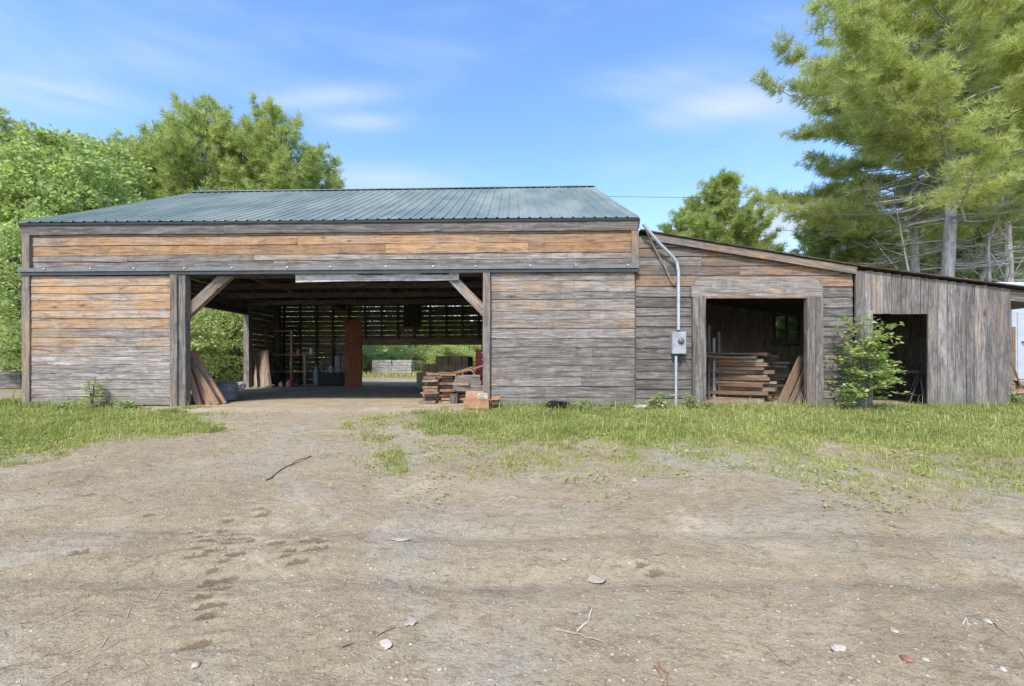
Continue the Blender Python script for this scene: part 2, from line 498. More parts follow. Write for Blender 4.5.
M_SIDING = wood_mat('weathered_siding', moss=.6)
M_LEAN = wood_mat('old_grey_siding', grey=(.205, .182, .16), tan=(.25, .19, .14), orange=(.30, .18, .10), moss=.5)
M_VERT = wood_mat('vertical_grey_boards', grey=(.25, .225, .205), tan=(.29, .23, .18), moss=.55)
M_TRIM = wood_mat('grey_trim_wood', grey=(.235, .212, .19), tan=(.25, .205, .155), orange=(.36, .24, .15))
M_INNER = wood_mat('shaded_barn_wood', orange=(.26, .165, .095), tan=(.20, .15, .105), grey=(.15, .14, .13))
M_FRESH = wood_mat('sawn_planks', orange=(.33, .19, .11), tan=(.30, .205, .135), grey=(.27, .24, .20))
M_PALE = wood_mat('pale_bare_wood', orange=(.5, .42, .33), tan=(.46, .41, .35), grey=(.44, .43, .41))
M_RUST = wood_mat('rust_brown_board', orange=(.27, .10, .045), tan=(.23, .095, .05), grey=(.2, .10, .065))
M_ROOF = roof_mat()
M_EDGE = plain_mat('dark_roof_edge', (.022, .03, .03), .6, 0, .3, 5)
M_LEDGE = plain_mat('rusty_roof_edge', (.075, .055, .042), .7, 0, .5, 5, dirt=(.16, .10, .06))
M_TRACK = plain_mat('galvanised_track', (.19, .20, .195), .6, .2, .3, 3, dirt=(.10, .085, .07))
M_STEEL = plain_mat('galvanised_conduit', (.50, .51, .52), .42, .4, .2, 6, dirt=(.33, .31, .29))
M_METER = plain_mat('grey_meter_paint', (.33, .345, .35), .5, .1, .2, 8)
M_GLASS = plain_mat('meter_glass', (.12, .13, .14), .12, 0, .2, 8, spec=.6)
M_BLACK = plain_mat('black_rubber', (.018, .018, .018), .7, 0, .3, 12, .5)
M_RED = plain_mat('red_cabinet_paint', (.36, .022, .03), .4, 0, .25, 4)
M_CARD = plain_mat('cardboard', (.36, .20, .105), .85, 0, .2, 6)
M_PAPER = plain_mat('white_paper', (.40, .35, .27), .85, 0, .3, 9)
M_TUB = plain_mat('grey_plastic_tub', (.13, .15, .17), .5, 0, .3, 6, dirt=(.25, .22, .18))
M_WHITE = plain_mat('white_paint', (.43, .45, .48), .5, 0, .08, 3)
M_PINK = plain_mat('pink_plastic', (.62, .12, .22), .4, 0, .2, 6)
M_GREYP = plain_mat('dull_grey_metal', (.16, .165, .17), .5, .4, .3, 5)
M_CONC = plain_mat('grey_stone', (.42, .41, .39), .9, 0, .3, 9, .6)
M_BRICK = plain_mat('brick_shard', (.30, .14, .09), .9, 0, .3, 12, .5)
M_STICK = plain_mat('dead_wood', (.32, .26, .19), .9, 0, .35, 14, .5)
M_BONE = plain_mat('bleached_wood', (.55, .47, .37), .85, 0, .25, 14, .4)
M_STRAW = plain_mat('dead_straw', (.37, .30, .19), .9, 0, .35, 3)
M_BLUEROOF = plain_mat('pale_trailer_roof', (.50, .55, .62), .45, 0, .15, 2)
M_WINDOW = plain_mat('dusty_glass', (.30, .34, .36), .2, 0, .4, 4, spec=.5)
M_PINEBARK = bark_mat('pine_bark', (.34, .305, .275), (.56, .53, .485))
M_DEADBARK = bark_mat('bleached_branch', (.30, .265, .22), (.50, .46, .41))
M_BARK = bark_mat('tree_bark', (.10, .082, .062), (.21, .18, .15))
M_PINE = leaf_mat('pine_needles', (.36, .40, .16), (.53, .565, .26), (.63, .62, .36), .56)
M_PINEFAR = leaf_mat('far_pine_needles', (.32, .38, .145), (.48, .53, .235), (.58, .60, .32), .55)
M_LEAF = leaf_mat('maple_leaves', (.30, .385, .15), (.45, .53, .235), (.58, .62, .34), .52)
M_LEAF2 = leaf_mat('shrub_leaves', (.30, .375, .135), (.44, .51, .215), (.55, .60, .32), .52)
M_LEAF3 = leaf_mat('sunlit_tint_leaves', (.36, .43, .17), (.49, .54, .25), (.60, .62, .36), .5)  # shrub leaf greens lightened, sunlight put into the colour beyond the openings
M_GRASS = leaf_mat('grass_blades', (.30, .345, .095), (.45, .46, .17), (.54, .48, .26), .48)
M_PEB = None
M_GROUND = ground_mat()


def pebble_mat():
    m, nt, out = new_mat('pebbles'); n = NT(nt)
    tn = n.sep(n.attr('tone'))
    col = n.mix(tn[0], (.19, .155, .115), (.38, .33, .26)); col = n.mix(n.rng(tn[1], .993, 1.0), col, (.44, .40, .34))
    col = n.mix(n.rng(tn[2], .92, 1.0), col, (.40, .19, .11))
    n.principled(out, col, .85, 0, None, .2); return m


M_PEB = pebble_mat()


# ------------------------------------------------------------------ ground
def graded(lo, hi, step, ext_lo, ext_hi, gr=1.22):
    c = list(np.arange(lo, hi + 1e-6, step)); s = step; a = []; q = lo
    while q > ext_lo: s *= gr; q -= s; a.append(q)
    s = step; b = []; q = hi
    while q < ext_hi: s *= gr; q += s; b.append(q)
    return np.array(a[::-1] + c + b)


def build_ground():
    xs = graded(-10.6, 11.2, .036, -500, 500); ys = np.concatenate([graded(1.3, 9.9, .024, -120, 9.9), graded(9.95, 21, .16, 9.95, 700)])
    X, Y = np.meshgrid(xs, ys); Z = ground_h(X, Y)
    nx, ny = len(xs), len(ys)
    idx = np.arange(nx * ny).reshape(ny, nx)
    f = np.stack([idx[:-1, :-1], idx[:-1, 1:], idx[1:, 1:], idx[1:, :-1]], -1).reshape(-1, 4)
    g = grass_w(X, Y)
    floor = ((X > -10.2) & (X < 2.6)) * sstep(8.6, 9.8, Y + .6 * (fbm(X, Y, 1.2, 3, 55) - .5)) * (1 - sstep(25, 28, Y)) * sstep(-7.2, -6.6, X) * (1 - sstep(-1.2, -.6, X) * sstep(9.7, 9.5, Y))
    inside_b = ((X > -10.3) & (X < 10.4) & (Y > 9.72) & (Y < 20.2))
    g = np.where(inside_b, 0, g)
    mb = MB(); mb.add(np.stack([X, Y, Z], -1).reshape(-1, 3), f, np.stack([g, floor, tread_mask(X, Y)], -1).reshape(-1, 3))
    o = mb.build('ground', M_GROUND, smooth=True)
    tag(o, 'bare rutted dirt yard of pale brown earth in front of the barn', 'ground', kind='structure')


build_ground()

# ------------------------------------------------------------------ barn
XL, XR = -10.36, 2.66
YB = 20.3


def warp(v):
    v = v.copy(); v[:, 2] *= 1 + .0022 * (v[:, 0] + 3.85); return v


def rt(w, b=1.0, dw=.10, db=.10):
    return (w + random.uniform(-dw, dw), b * (1 + random.uniform(-db, db)), random.random())


def siding(mb, x0, x1, rows, y, z_top, lens=(2.5, 4.5), tilt=.020, thick=.026, bright=1.0):
    """horizontal boards from z_top down; rows = [(height, weather)]"""
    z = z_top
    for h, w in rows:
        x = x0; bw_ = 1.0
        if isinstance(w, tuple): w, bw_ = w
        while x < x1 - .01:
            L = random.uniform(*lens)
            e = x + L
            if e > x1 - .8: e = x1
            yy = y + random.uniform(-.004, .004); tl = tilt * random.uniform(.5, 1.4)
            up = V(0, tl, h)                           # lower edge stands proud: a shadow line under each board
            mb.plank((x + .002, yy, z - h / 2), (e - .002, yy, z - h / 2), up, h - random.uniform(.0, .009), thick, rt(w, bright * bw_, .15, .20), .007, .3, random.uniform(-.004, .004))
            x = e
        z -= h


def rows_between(z1, z0, ws, hm):
    n = len(ws); hs = np.array([hm * random.uniform(.78, 1.22) for _ in ws]); hs *= (z1 - z0) / hs.sum()
    return list(zip(hs, ws))


barn = thing('barn', 'long weathered timber barn with green metal roof and wide open doorway', 'barn', ((XL + XR) / 2, D, 0))
# --- roof: two ribbed slopes
EZ, RZ, RY, EY = 3.93, 6.62, 14.95, 9.66


def roof_slope(mb, y0, z0, y1, z1):
    xs = []; hs = []
    x = XL - .06; pitch = .229
    while x < XR + .06:
        for dx, h in ((0, 0), (.015, .022), (.04, .022), (.055, 0), (.13, .0), (.14, .006), (.15, 0)):
            xs.append(x + dx); hs.append(h)
        x += pitch
    xs = np.minimum(np.array(xs), XR + .025); hs = np.array(hs); n = len(xs)
    nseg = 8; sl = math.hypot(y1 - y0, z1 - z0); ny, nz = -(z1 - z0) / sl, (y1 - y0) / sl
    if nz < 0: ny, nz = -ny, -nz
    v = []
    for k in range(nseg + 1):
        t = k / nseg; sag = .02 * math.sin(t * math.pi)
        for i in range(n):
            hh = hs[i] + .012 * (vnoise(xs[i] * .8, t * 3 + (y0 > 15) * 7, 77) - .5) - sag
            v.append((xs[i], y0 + (y1 - y0) * t + ny * hh, z0 + (z1 - z0) * t + nz * hh))
    i = np.arange(n - 1)
    f = np.concatenate([np.stack([k * n + i, k * n + i + 1, (k + 1) * n + i + 1, (k + 1) * n + i], 1) for k in range(nseg)])
    shade = [1 + .09 * (float(_hash(np.array([int((x_ - XL) / .916)]), np.array([3]), 5)[0]) - .5) for x_ in xs]
    mb.add(v, f, np.array([(1, q, .5) for _ in range(nseg + 1) for q in shade]))


mb = MB(); roof_slope(mb, EY - .05, EZ, RY, RZ); roof_slope(mb, YB + .2, EZ, RY, RZ)
roof = mb.build('roof', M_ROOF, barn, warp=warp)
mb = MB()
for s_ in (-1, 1):
    mb.plank((XL - .07, RY + s_ * .09, RZ + .005), (XR + .07, RY + s_ * .09, RZ + .005), (0, s_, -.52), .2, .006, (1, 1, .5), .003, .6)
mb.build('ridge_cap', M_ROOF, roof, warp=warp)
mb = MB()
mb.plank((XL - .06, EY - .035, EZ - .035), (XR + .03, EY - .035, EZ - .035), (0, 0, 1), .05, .02, (1, 1, .5), .002)
mb.build('drip_edge', M_EDGE, roof, warp=warp)
mb = MB()
x = XL - .03
for L in (4.3, 4.6, 4.2):
    e = min(x + L, XR + .01); mb.plank((x, EY, 3.79), (e - .004, EY, 3.79), (0, 0, 1), .235, .04, rt(.9, .74), .005); x = e
mb.build('fascia_board', M_TRIM, barn, warp=warp)
mb = MB()
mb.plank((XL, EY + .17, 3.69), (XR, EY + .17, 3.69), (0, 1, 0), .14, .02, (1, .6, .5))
mb.build('soffit', M_INNER, barn, warp=warp)
# gable fascia boards
for xg in (XL - .045, XR + .03):
    mb = MB()
    for (y0, y1) in ((EY, RY), (YB + .15, RY)):
        mb.plank((xg, y0, EZ - .12), (xg, y1, RZ - .12), (0, 0, 1), .2, .035, rt(.9, .8))
    mb.build('barge_board', M_TRIM, barn, warp=warp)
# upper front wall
mb = MB()
rows = [(.07, .8), (.19, .26), (.21, .08), (.135, (.80, .95)), (.20, (.95, .8))]
siding(mb, XL + .16, XR, rows, D, 3.70, (2.0, 4.2), .012)
mb.build('wall', M_SIDING, barn, warp=warp)
# left and right corner posts
mb = MB(); mb.plank((XL + .09, D - .03, 3.69), (XL + .09, D - .03, -.14), (1, 0, 0), .16, .09, (.55, .95, .2), .004)
mb.build('corner_post', M_TRIM, barn, warp=warp)
mb = MB(); mb.plank((XR - .055, D - .02, 3.69), (XR - .055, D - .02, 2.92), (1, 0, 0), .15, .06, (.5, .9, .2), .004)
mb.build('corner_post', M_TRIM, barn, warp=warp)
# sliding door track
tr = MB()
tr.plank((XL + .0, D - .10, 2.90), (XR - .0, D - .10, 2.90), (0, 0, 1), .075, .11, (1, 1, .5), .002)
tr.plank((XL + .0, D - .07, 2.828), (XR - .0, D - .07, 2.828), (0, 0, 1), .055, .06, (1, .5, .5), .002)
track = tr.build('door_track', M_TRACK, barn, warp=warp)
for x in np.arange(XL + .5, XR, 1.02):
    b = MB(); xx = x + random.uniform(-.1, .1); b.box((xx - .022, D - .172, 2.905), (xx + .022, D - .158, 2.935), (1, 1, .5), .005)
    b.build('bolt', M_STEEL, track, warp=warp)


def door(x0, x1, z1, z0, ws, hm, bright):
    mb = MB(); siding(mb, x0, x1, rows_between(z1, z0, ws, hm), D - .03, z1, (1.7, 4), .012, .026, bright)
    return mb.build('sliding_door', M_SIDING, barn, warp=warp)


d1 = door(XL + .18, -7.19, 2.78, .02, (.4, .28, .5, .36, .55, .55, .8, .7, 1.0, 1.1, 1.0, 1.15, 1.0, .95, 1.1), .19, 1.15)
tag(d1, 'boarded door panel, orange brown above and pale grey below')
d2 = door(-.45, XR - .06, 2.79, .01, ((1.0, .95), .86, .95, .74, .88, .78, .82, (1.1, .84), (1.05, .74), (1.15, .84), (1.0, .76), (1.1, .86), (1.2, .95), (1.15, 1.0)), .21, 1.02)
tag(d2, 'boarded door panel, tan above a straight line and slate grey below')
for (xc, wd) in ((-7.04, .30), (-.535, .16)):
    mb = MB(); n_ = 2 if wd > .2 else 1
    for i in range(n_):
        w1 = wd / n_; mb.plank((xc - wd / 2 + w1 * (i + .5), D - .04 + .04 * i, 2.79), (xc - wd / 2 + w1 * (i + .5), D - .04 + .04 * i, -.14), (1, 0, 0), w1 - .006, .16, rt(.8, .85), .004)
    mb.build('door_post', M_TRIM, barn, warp=warp)
# braces across the corners of the doorway
mb = MB(); mb.plank(P(184, 316, D + .12), P(233, 271, D + .12), (.6, 0, .7), .20, .13, (.72, .95, .6), .006)
mb.build('brace', M_TRIM, barn)
mb = MB(); mb.plank(P(447, 273, D + .12), P(486, 313, D + .12), (.7, 0, .7), .20, .13, (.70, 1.1, .5), .006)
mb.build('brace', M_TRIM, barn)
mb = MB(); mb.plank(P(296, 278.5, D + .03), P(459, 276.5, D + .03), (0, 0, 1), .155, .04, (.9, 1.25, .3), .007)
mb.build('header_board', M_PALE, barn)
mb = MB()
mb.plank((-7.3, D + .22, 2.90), (-.4, D + .22, 2.90), (0, 0, 1), .24, .16, (1, .6, .5), .006)
mb.plank((-7.0, D + .05, 2.82), (-.5, D + .05, 2.82), (0, 0, 1), .08, .08, (1, .5, .5), .003)
mb.build('lintel_beam', M_INNER, barn, warp=warp)
# inner lining behind the two closed ends so that the wall has studs
# gable walls
GO0, GO1, GOH = 12.0, 17.65, 2.92


def gable(x, opening):
    mb = MB(); z = 0.02
    while z < 6.4:
        h = random.uniform(.19, .25); zc = z + h / 2
        top = min(1.0, (zc - EZ + .1) / (RZ - EZ)) if zc > EZ - .1 else 0
        y0 = D + .05 + top * (RY - D); y1 = YB - .03 - top * (YB - RY)
        spans = [(y0, y1)]
        if opening and zc < GOH: spans = [(y0, GO0), (GO1, y1)]
        for (a, b) in spans:
            if b - a > .1:
                q = a
                while q < b - .01:
                    e = q + random.uniform(2.5, 4.5)
                    if e > b - .9: e = b
                    mb.plank((x, q, zc), (x, e, zc), (0, 0, 1), h - random.choice([.002, .004, .012]), .024, rt(.9, .9), .003); q = e
        z += h
    return mb.build('wall', M_SIDING, barn, warp=warp)


gable(XL + .03, True); gable(XR - .02, False)
# side doorway posts and lintel
for y in (GO0, GO1):
    mb = MB(); mb.plank((XL + .14, y, 3.9), (XL + .14, y, -.05), (0, 1, 0), .24, .2, (.85, 1.1, .5), .005)
    mb.build('door_post', M_TRIM, barn, warp=warp)
mb = MB(); mb.plank((XL + .14, GO0 - .1, GOH + .02), (XL + .14, GO1 + .1, GOH + .02), (0, 0, 1), .2, .18, (1, .6, .5), .005)
mb.build('lintel_beam', M_INNER, barn, warp=warp)
# slatted back wall with open gaps and a low back doorway
BX0, BX1, BH = -6.72, -1.4, 1.80
mb = MB(); z = .02
while z < 3.95:
    hb = random.uniform(.165, .21); gap = random.uniform(.010, .024) if z > 1.6 else random.choice([.004, .02, .006])
    zc = z + hb / 2
    spans = [(XL + .05, XR - .05)]
    if zc < BH + .15: spans = [(XL + .05, BX0 - .04), (BX1 + .04, XR - .05)]
    for (a, b) in spans:
        q = a
        while q < b - .01:
            e = q + random.uniform(2.2, 3.8)
            if e > b - .9: e = b
            zj = random.uniform(-.008, .008); hj = hb - random.choice([0, 0, 0, .012])
            mb.plank((q, YB, zc + zj), (e, YB, zc + zj), (0, 0, 1), hj, .022, rt(.8, 1.1), .006); q = e
    z += hb + gap
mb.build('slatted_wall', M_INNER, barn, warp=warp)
mb = MB(); mb.plank((BX0 - .2, YB - .1, BH + .10), (BX1 + .3, YB - .1, BH + .10), (0, 0, 1), .28, .05, (.7, 1.3, .5), .005)
mb.build('lintel_beam', M_INNER, barn, warp=warp)
for x in np.arange(XL + .25, XR, .72):
    if BX0 - .0 < x < BX1: zb = BH + .2
    else: zb = 0
    mb = MB(); mb.plank((x, YB - .07, zb), (x, YB - .07, 3.95), (1, 0, 0), .085, .09, rt(.9, .7), .003)
    mb.build('stud', M_INNER, barn, warp=warp)
mb = MB(); mb.plank((XL + .1, YB - .14, 3.93), (XR - .1, YB - .14, 3.93), (0, 0, 1), .2, .14, (1, .6, .5)); mb.build('wall_plate', M_INNER, barn, warp=warp)
# dark boards nailed over part of the slatted wall
mb = MB()
for i in range(4): mb.plank((-4.7 + .2 * i, YB - .135, 2.55), (-4.7 + .2 * i, YB - .135, 3.5 + random.uniform(-.06, .06)), (1, 0, 0), .195, .02, rt(1, .5))
mb.build('patch_board', M_INNER, barn, warp=warp)
# rafters, tie beams, inner posts
for x in np.arange(XL + .4, XR, .61):
    mb = MB()
    mb.plank((x, D + .1, EZ - .1), (x, RY, RZ - .12), (0, 0, 1), .15, .05, rt(.7, 1.4), .003)
    mb.plank((x, YB - .1, EZ - .1), (x, RY, RZ - .12), (0, 0, 1), .15, .05, rt(.7, 1.4), .003)
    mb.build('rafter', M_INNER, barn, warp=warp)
mb = MB()
for (y0, z0) in ((D + .1, EZ - .03), (YB - .1, EZ - .03)):
    for k in range(16):
        t0 = (k + .5) / 16
        yy = y0 + (RY - y0) * t0; zz = z0 + (RZ - .045 - z0) * t0
        mb.plank((XL + .02, yy, zz), (XR - .02, yy, zz), (0, 1 if y0 < RY else -1, (RZ - EZ) / (RY - EY)), .30, .02, rt(.8, 1.15), .003, 1.5)
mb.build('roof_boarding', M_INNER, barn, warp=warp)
for x in (-7.4, -4.1, -.9):
    mb = MB(); mb.plank((x, D + .3, 3.45), (x, YB - .2, 3.45), (0, 0, 1), .2, .15, rt(.9, .7), .004); mb.build('tie_beam', M_INNER, barn, warp=warp)
for y in (D + .6, D + 2.4, D + 4.2, D + 6.0, D + 7.8):
    mb = MB(); mb.plank((XL + .1, y, 3.3), (XR - .1, y, 3.3), (0, 0, 1), .16, .06, rt(.8, 1.0), .004); mb.build('ceiling_joist', M_INNER, barn, warp=warp)
mb = MB(); mb.plank((XL + .55, YB - 1.2, 3.9), (XL + .55, YB - 1.2, 0), (1, 0, 0), .2, .2, rt(1, .6)); mb.build('inner_post', M_INNER, barn, warp=warp)
# sill boards at the foot of the front wall
for xa_, xb_ in ((XL + .15, -7.2), (-.45, XR)):
    mb = MB(); mb.plank((xa_, D + .02, -.04), (xb_, D + .02, -.04), (0, 0, 1), .2, .08, (1, .7, .5)); mb.build('sill', M_TRIM, barn)
# inside face of the front wall: studs and a girt
for x in list(np.arange(XL + .5, -7.3, .75)) + list(np.arange(-.2, XR, .75)):
    mb = MB(); mb.plank((x, D + .08, .08), (x, D + .08, 3.8), (1, 0, 0), .09, .1, rt(.9, .7)); mb.build('stud', M_INNER, barn, warp=warp)

# ------------------------------------------------------------------ lean-to shed
LD = D + .04


def roof_z(x):
    px = x / LD * F + CX
    py = np.interp(px, [600, 640, 857, 1008, 1200], [226, 233, 268.5, 288, 311])
    return ZC - (py - HY) / F * LD


lean = thing('lean_to_shed', 'grey boarded lean-to with sloping roof and two open doorways beside the barn', 'shed', (6.3, LD, 0))
X857 = (857 - CX) / F * LD; X1008 = (1009 - CX) / F * LD
DX0, DX1 = (704 - CX) / F * LD, (804 - CX) / F * LD; DZ = ZC - (297 - HY) / F * LD
EX0, EX1 = (872 - CX) / F * LD, (926 - CX) / F * LD; EZ2 = ZC - (314 - HY) / F * LD
YL = 15.9
mb = MB(); z = -.06; x00 = XR - .02
while z < 3.75:
    h = random.uniform(.17, .25); zc = z + h / 2
    # the board runs until the roof cuts it
    xe = X857 - .1
    while xe > x00 and roof_z(xe) - .06 < z: xe -= .03
    if xe - x00 > .15:
        spans = [(x00, DX0 - .04), (DX1 + .04, xe)] if z < DZ - .05 else [(x00, xe)]
        for (a, b) in spans:
            q = a
            while q < b - .02:
                e = q + random.uniform(1.4, 3.0)
                if e > b - .5: e = b
                gapz = roof_z((q + e) / 2) - zc
                w = 1.1 if z < 2.3 else random.choice([.8, 1.0, .9, .55])
                if gapz < .38 and z > 2.1: w = random.uniform(.3, .9)
                if z > 3.0 and q > 3.6: w = random.uniform(.15, .7)
                tl = .02 * random.uniform(.4, 1.6)
                mb.plank((q + .002, LD, zc), (e - .002, LD, zc), (0, tl, h), h - random.uniform(0, .011), .024, rt(w, .90, .12, .24), .006, .3); q = e
    z += h
def cut(v):
    v = v.copy(); top = np.array([roof_z(x) for x in v[:, 0]]) - .015; v[:, 2] = np.minimum(v[:, 2], top); return v
mb.build('wall', M_LEAN, lean, warp=cut)
# vertical boards
mb = MB(); x = X857 + .12
while x < X1008 - .02:
    w = random.uniform(.15, .26); w = min(w, X1008 - x)
    if X1008 - x - w < .08: w = X1008 - x
    xc = x + w / 2
    zb = -.06 + random.uniform(-.02, .02)
    if EX0 - .02 < xc < EX1 + .04: zb = EZ2 + random.uniform(-.006, .006)
    mb.plank((xc, LD - .03, roof_z(xc) - .03), (xc, LD - .03, zb), (1, 0, 0), w - random.choice([.005, .009, .016]), .024, rt(1.0, 1.0, .18, .28), .004, .3); x += w
mb.build('wall', M_VERT, lean)
# a short batten over the joint between both sidings, door jamb
for (a, b) in ((X857 - .07, X857 + .03), (X857 + .035, X857 + .125)):
    mb = MB(); xc = (a + b) / 2; mb.plank((xc, LD - .04, roof_z(xc) - .06), (xc, LD - .04, -.03), (1, 0, 0), b - a, .04, rt(.9, .9), .004); mb.build('batten', M_TRIM, lean)
mb = MB(); mb.plank((EX1 + .03, LD - .055, EZ2 + .02), (EX1 + .03, LD - .055, -.05), (1, 0, 0), .10, .03, rt(.85, 1.05), .004); mb.build('door_jamb', M_TRIM, lean)
# posts and lintel of the big doorway
for (a, b) in (((691 - CX) / F * LD, DX0), (DX1, (820 - CX) / F * LD)):
    n_ = 1 if b - a < .3 else 2; mb = MB()
    for i in range(n_):
        w1 = (b - a) / n_; xc = a + w1 * (i + .5); mb.plank((xc, LD - .05, DZ - .004), (xc, LD - .05, -.05), (1, 0, 0), w1 - .006, .12, rt(.95, .88), .005)
    mb.build('door_post', M_TRIM, lean)
lx0, lx1 = (690 - CX) / F * LD, (820 - CX) / F * LD; lz0, lz1 = DZ, ZC - (278 - HY) / F * LD
mb = MB(); pr = [(lx0, lz0), (lx1, lz0), (lx1, lz0 + .2), (lx1 - .16, lz1 + .01), (lx0 + .16, lz1), (lx0, lz0 + .2)]
v = [(x, LD - .085, z) for x, z in pr] + [(x, LD - .035, z) for x, z in pr]
gcl = [(x + 3.3, z + 7, 1) for x, z in pr] * 2
mb.add(v, [(i, (i + 1) % 6, (i + 1) % 6 + 6, i + 6) for i in range(6)] + [(0, 5, 2, 1), (5, 4, 3, 2), (6, 7, 8, 11), (11, 8, 9, 10)], (.78, 1.25, .6), gcl)
mb.build('lintel_beam', M_TRIM, lean)
mb = MB(); mb.plank((lx0 + .2, LD - .07, lz0 - .022), (lx1 - .2, LD - .07, lz0 - .022), (0, 0, 1), .035, .06, (.2, .8, .5)); mb.build('door_stop', M_TRIM, lean)
# roof: sheet with depth, black edge, fascia
XE = 12.6
xs = np.linspace(XR + .06, XE, 26)
mb = MB()
v = []
for yy in (LD - .14, YL + .2):
    for x in xs: v.append((x, yy, roof_z(x) + .045))
    for x in xs: v.append((x, yy, roof_z(x) + .02))
n = len(xs); i = np.arange(n - 1)
f = np.concatenate([np.stack([i, i + 1, 2 * n + i + 1, 2 * n + i], 1), np.stack([n + i + 1, n + i, 3 * n + i, 3 * n + i + 1], 1),
                    np.stack([n + i, n + i + 1, i + 1, i], 1), np.stack([2 * n + i, 2 * n + i + 1, 3 * n + i + 1, 3 * n + i], 1)])
mb.add(v, f)
lroof = mb.build('roof', M_LEDGE, lean)
mb = MB()
for (a, b, hh, w) in (((650 - CX) / F * LD, (752 - CX) / F * LD, .15, .7), ((752 - CX) / F * LD, X857 - .08, .15, .55)):
    mb.plank((a, LD - .09, roof_z(a) - .075), (b - .004, LD - .09, roof_z(b) - .075), (0, 0, 1), hh, .03, rt(w, .9), .004)
mb.build('fascia_board', M_TRIM, lean)
mb = MB()
for k in range(int((YL - LD) / .3)):
    yy = LD + .1 + k * .3
    for a, b in ((XR + .1, X857), (X857, XE - .05)):
        mb.plank((a, yy + .13, roof_z(a) - .01), (b, yy + .13, roof_z(b) - .01), (0, 1, 0), .29, .02, rt(.7, 1.2), .002, 2)
mb.build('roof_boarding', M_INNER, lean)
# open bay at the end: a beam carried on a post
mb = MB(); mb.plank((X1008 + .05, LD + .06, roof_z(X1008) - .16), (XE - .1, LD + .06, roof_z(XE) - .14), (0, 0, 1), .2, .1, (.8, 1.0, .5)); mb.build('beam', M_TRIM, lean)
mb = MB(); mb.plank((XE - .15, LD + .06, roof_z(XE) - .2), (XE - .15, LD + .06, -.05), (1, 0, 0), .15, .15, (1, .8, .5)); mb.build('inner_post', M_TRIM, lean)
# inner walls, back wall with a window, end wall
WX0, WX1, WZ0, WZ1 = P(773, 0, YL)[0], P(799, 0, YL)[0], P(0, 346, YL)[2], P(0, 314, YL)[2]
mb = MB(); x = XR + .03
while x < X1008 - .01:
    w = random.uniform(.2, .3)
    for brk in (WX0, WX1, X1008):
        if x < brk - .001 and x + w > brk - .06: w = brk - x
    xc = x + w / 2; top = roof_z(xc) - .0
    segs = [(0, top)]
    if WX0 < xc < WX1: segs = [(0, WZ0), (WZ1, top)]
    for (a, b) in segs:
        if b > a: mb.plank((xc, YL, b), (xc, YL, a), (1, 0, 0), w - .004, .022, rt(.95, 1.9), .003)
    x += w
mb.build('wall', M_INNER, lean)
mb = MB(); y = LD + .02
while y < YL:
    w = random.uniform(.2, .3); mb.plank((X1008 - .03, y + w / 2, roof_z(X1008) - .04), (X1008 - .03, y + w / 2, -.04), (0, 1, 0), w - .005, .022, rt(.85, .95), .003); y += w
mb.build('wall', M_VERT, lean)
wf = MB()
for (a, b, c, d_) in ((WX0, WX1, WZ0, WZ0 + .07), (WX0, WX1, WZ1 - .07, WZ1), (WX0, WX0 + .07, WZ0 + .07, WZ1 - .07), (WX1 - .07, WX1, WZ0 + .07, WZ1 - .07),
                      ((WX0 + WX1) / 2 - .03, (WX0 + WX1) / 2 + .03, WZ0 + .07, WZ1 - .07)):
    wf.box((a, YL - .06, c), (b, YL + .0, d_))
zm = (WZ0 + WZ1) / 2
for (a, b) in ((WX0 + .07, (WX0 + WX1) / 2 - .03), ((WX0 + WX1) / 2 + .03, WX1 - .07)): wf.box((a, YL - .05, zm - .015), (b, YL - .01, zm + .015))
win = wf.build('window', M_INNER, lean)


def glass_mat():
    m, nt, out = new_mat('window_pane'); n = NT(nt)
    g = n.node('ShaderNodeBsdfGlossy'); g.inputs['Roughness'].default_value = .08
    t = n.node('ShaderNodeBsdfTransparent'); t.inputs[0].default_value = (.35, .37, .36, 1)
    mx = n.node('ShaderNodeMixShader'); mx.inputs[0].default_value = .12
    n.link(t.outputs[0], mx.inputs[1]); n.link(g.outputs[0], mx.inputs[2]); n.link(mx.outputs[0], out.inputs[0]); return m


mb = MB(); mb.box((WX0 + .05, YL - .036, WZ0 + .05), (WX1 - .05, YL - .03, WZ1 - .05)); mb.build('pane', glass_mat(), win)

# ------------------------------------------------------------------ electric meter, conduit, cable, wires
mt = thing('electric_meter', 'grey electric meter box on a steel conduit between the barn and the lean-to doorway', 'meter', P(680, 340, LD - .08))
yc = LD - .10
mb = MB(); mb.tube([P(676, 407, yc), P(676, 380, yc), P(676, 356, yc)], .028, 10); mb.build('conduit', M_STEEL, mt)
c0 = P(678.5, 330, yc); c1 = P(678.5, 272, yc); c2 = P(677, 263, yc); c3 = P(673, 257, yc - .02); c4 = P(659, 243, yc - .08); c5 = P(643, 224, yc - .14)
mb = MB(); mb.tube([c0, .5 * (c0 + c1), c1, c2, c3, c4, c5], .034, 10); mb.build('conduit', M_STEEL, mt)
mb = MB(); a = P(671.5, 354, yc); b = P(685.5, 332, yc); mb.box((a[0], yc - .06, a[2]), (b[0], LD - .02, b[2]), (1, 1, .5), .012); bx = mb.build('meter_box', M_METER, mt)
mb = MB(); cc = P(681, 341, yc - .06)
pr = [(0.0, -.05), (.05, -.045), (.066, -.02), (.072, 0), (.072, .02)]
th = np.arange(18) / 18 * 2 * math.pi
v = [(cc[0] + r * math.cos(t), cc[1] + q, cc[2] + r * math.sin(t)) for r, q in pr for t in th]
f = [(k * 18 + i, k * 18 + (i + 1) % 18, (k + 1) * 18 + (i + 1) % 18, (k + 1) * 18 + i) for k in range(4) for i in range(18)]
mb.add(v, f); mb.build('meter_dial', M_GLASS, bx, smooth=True)
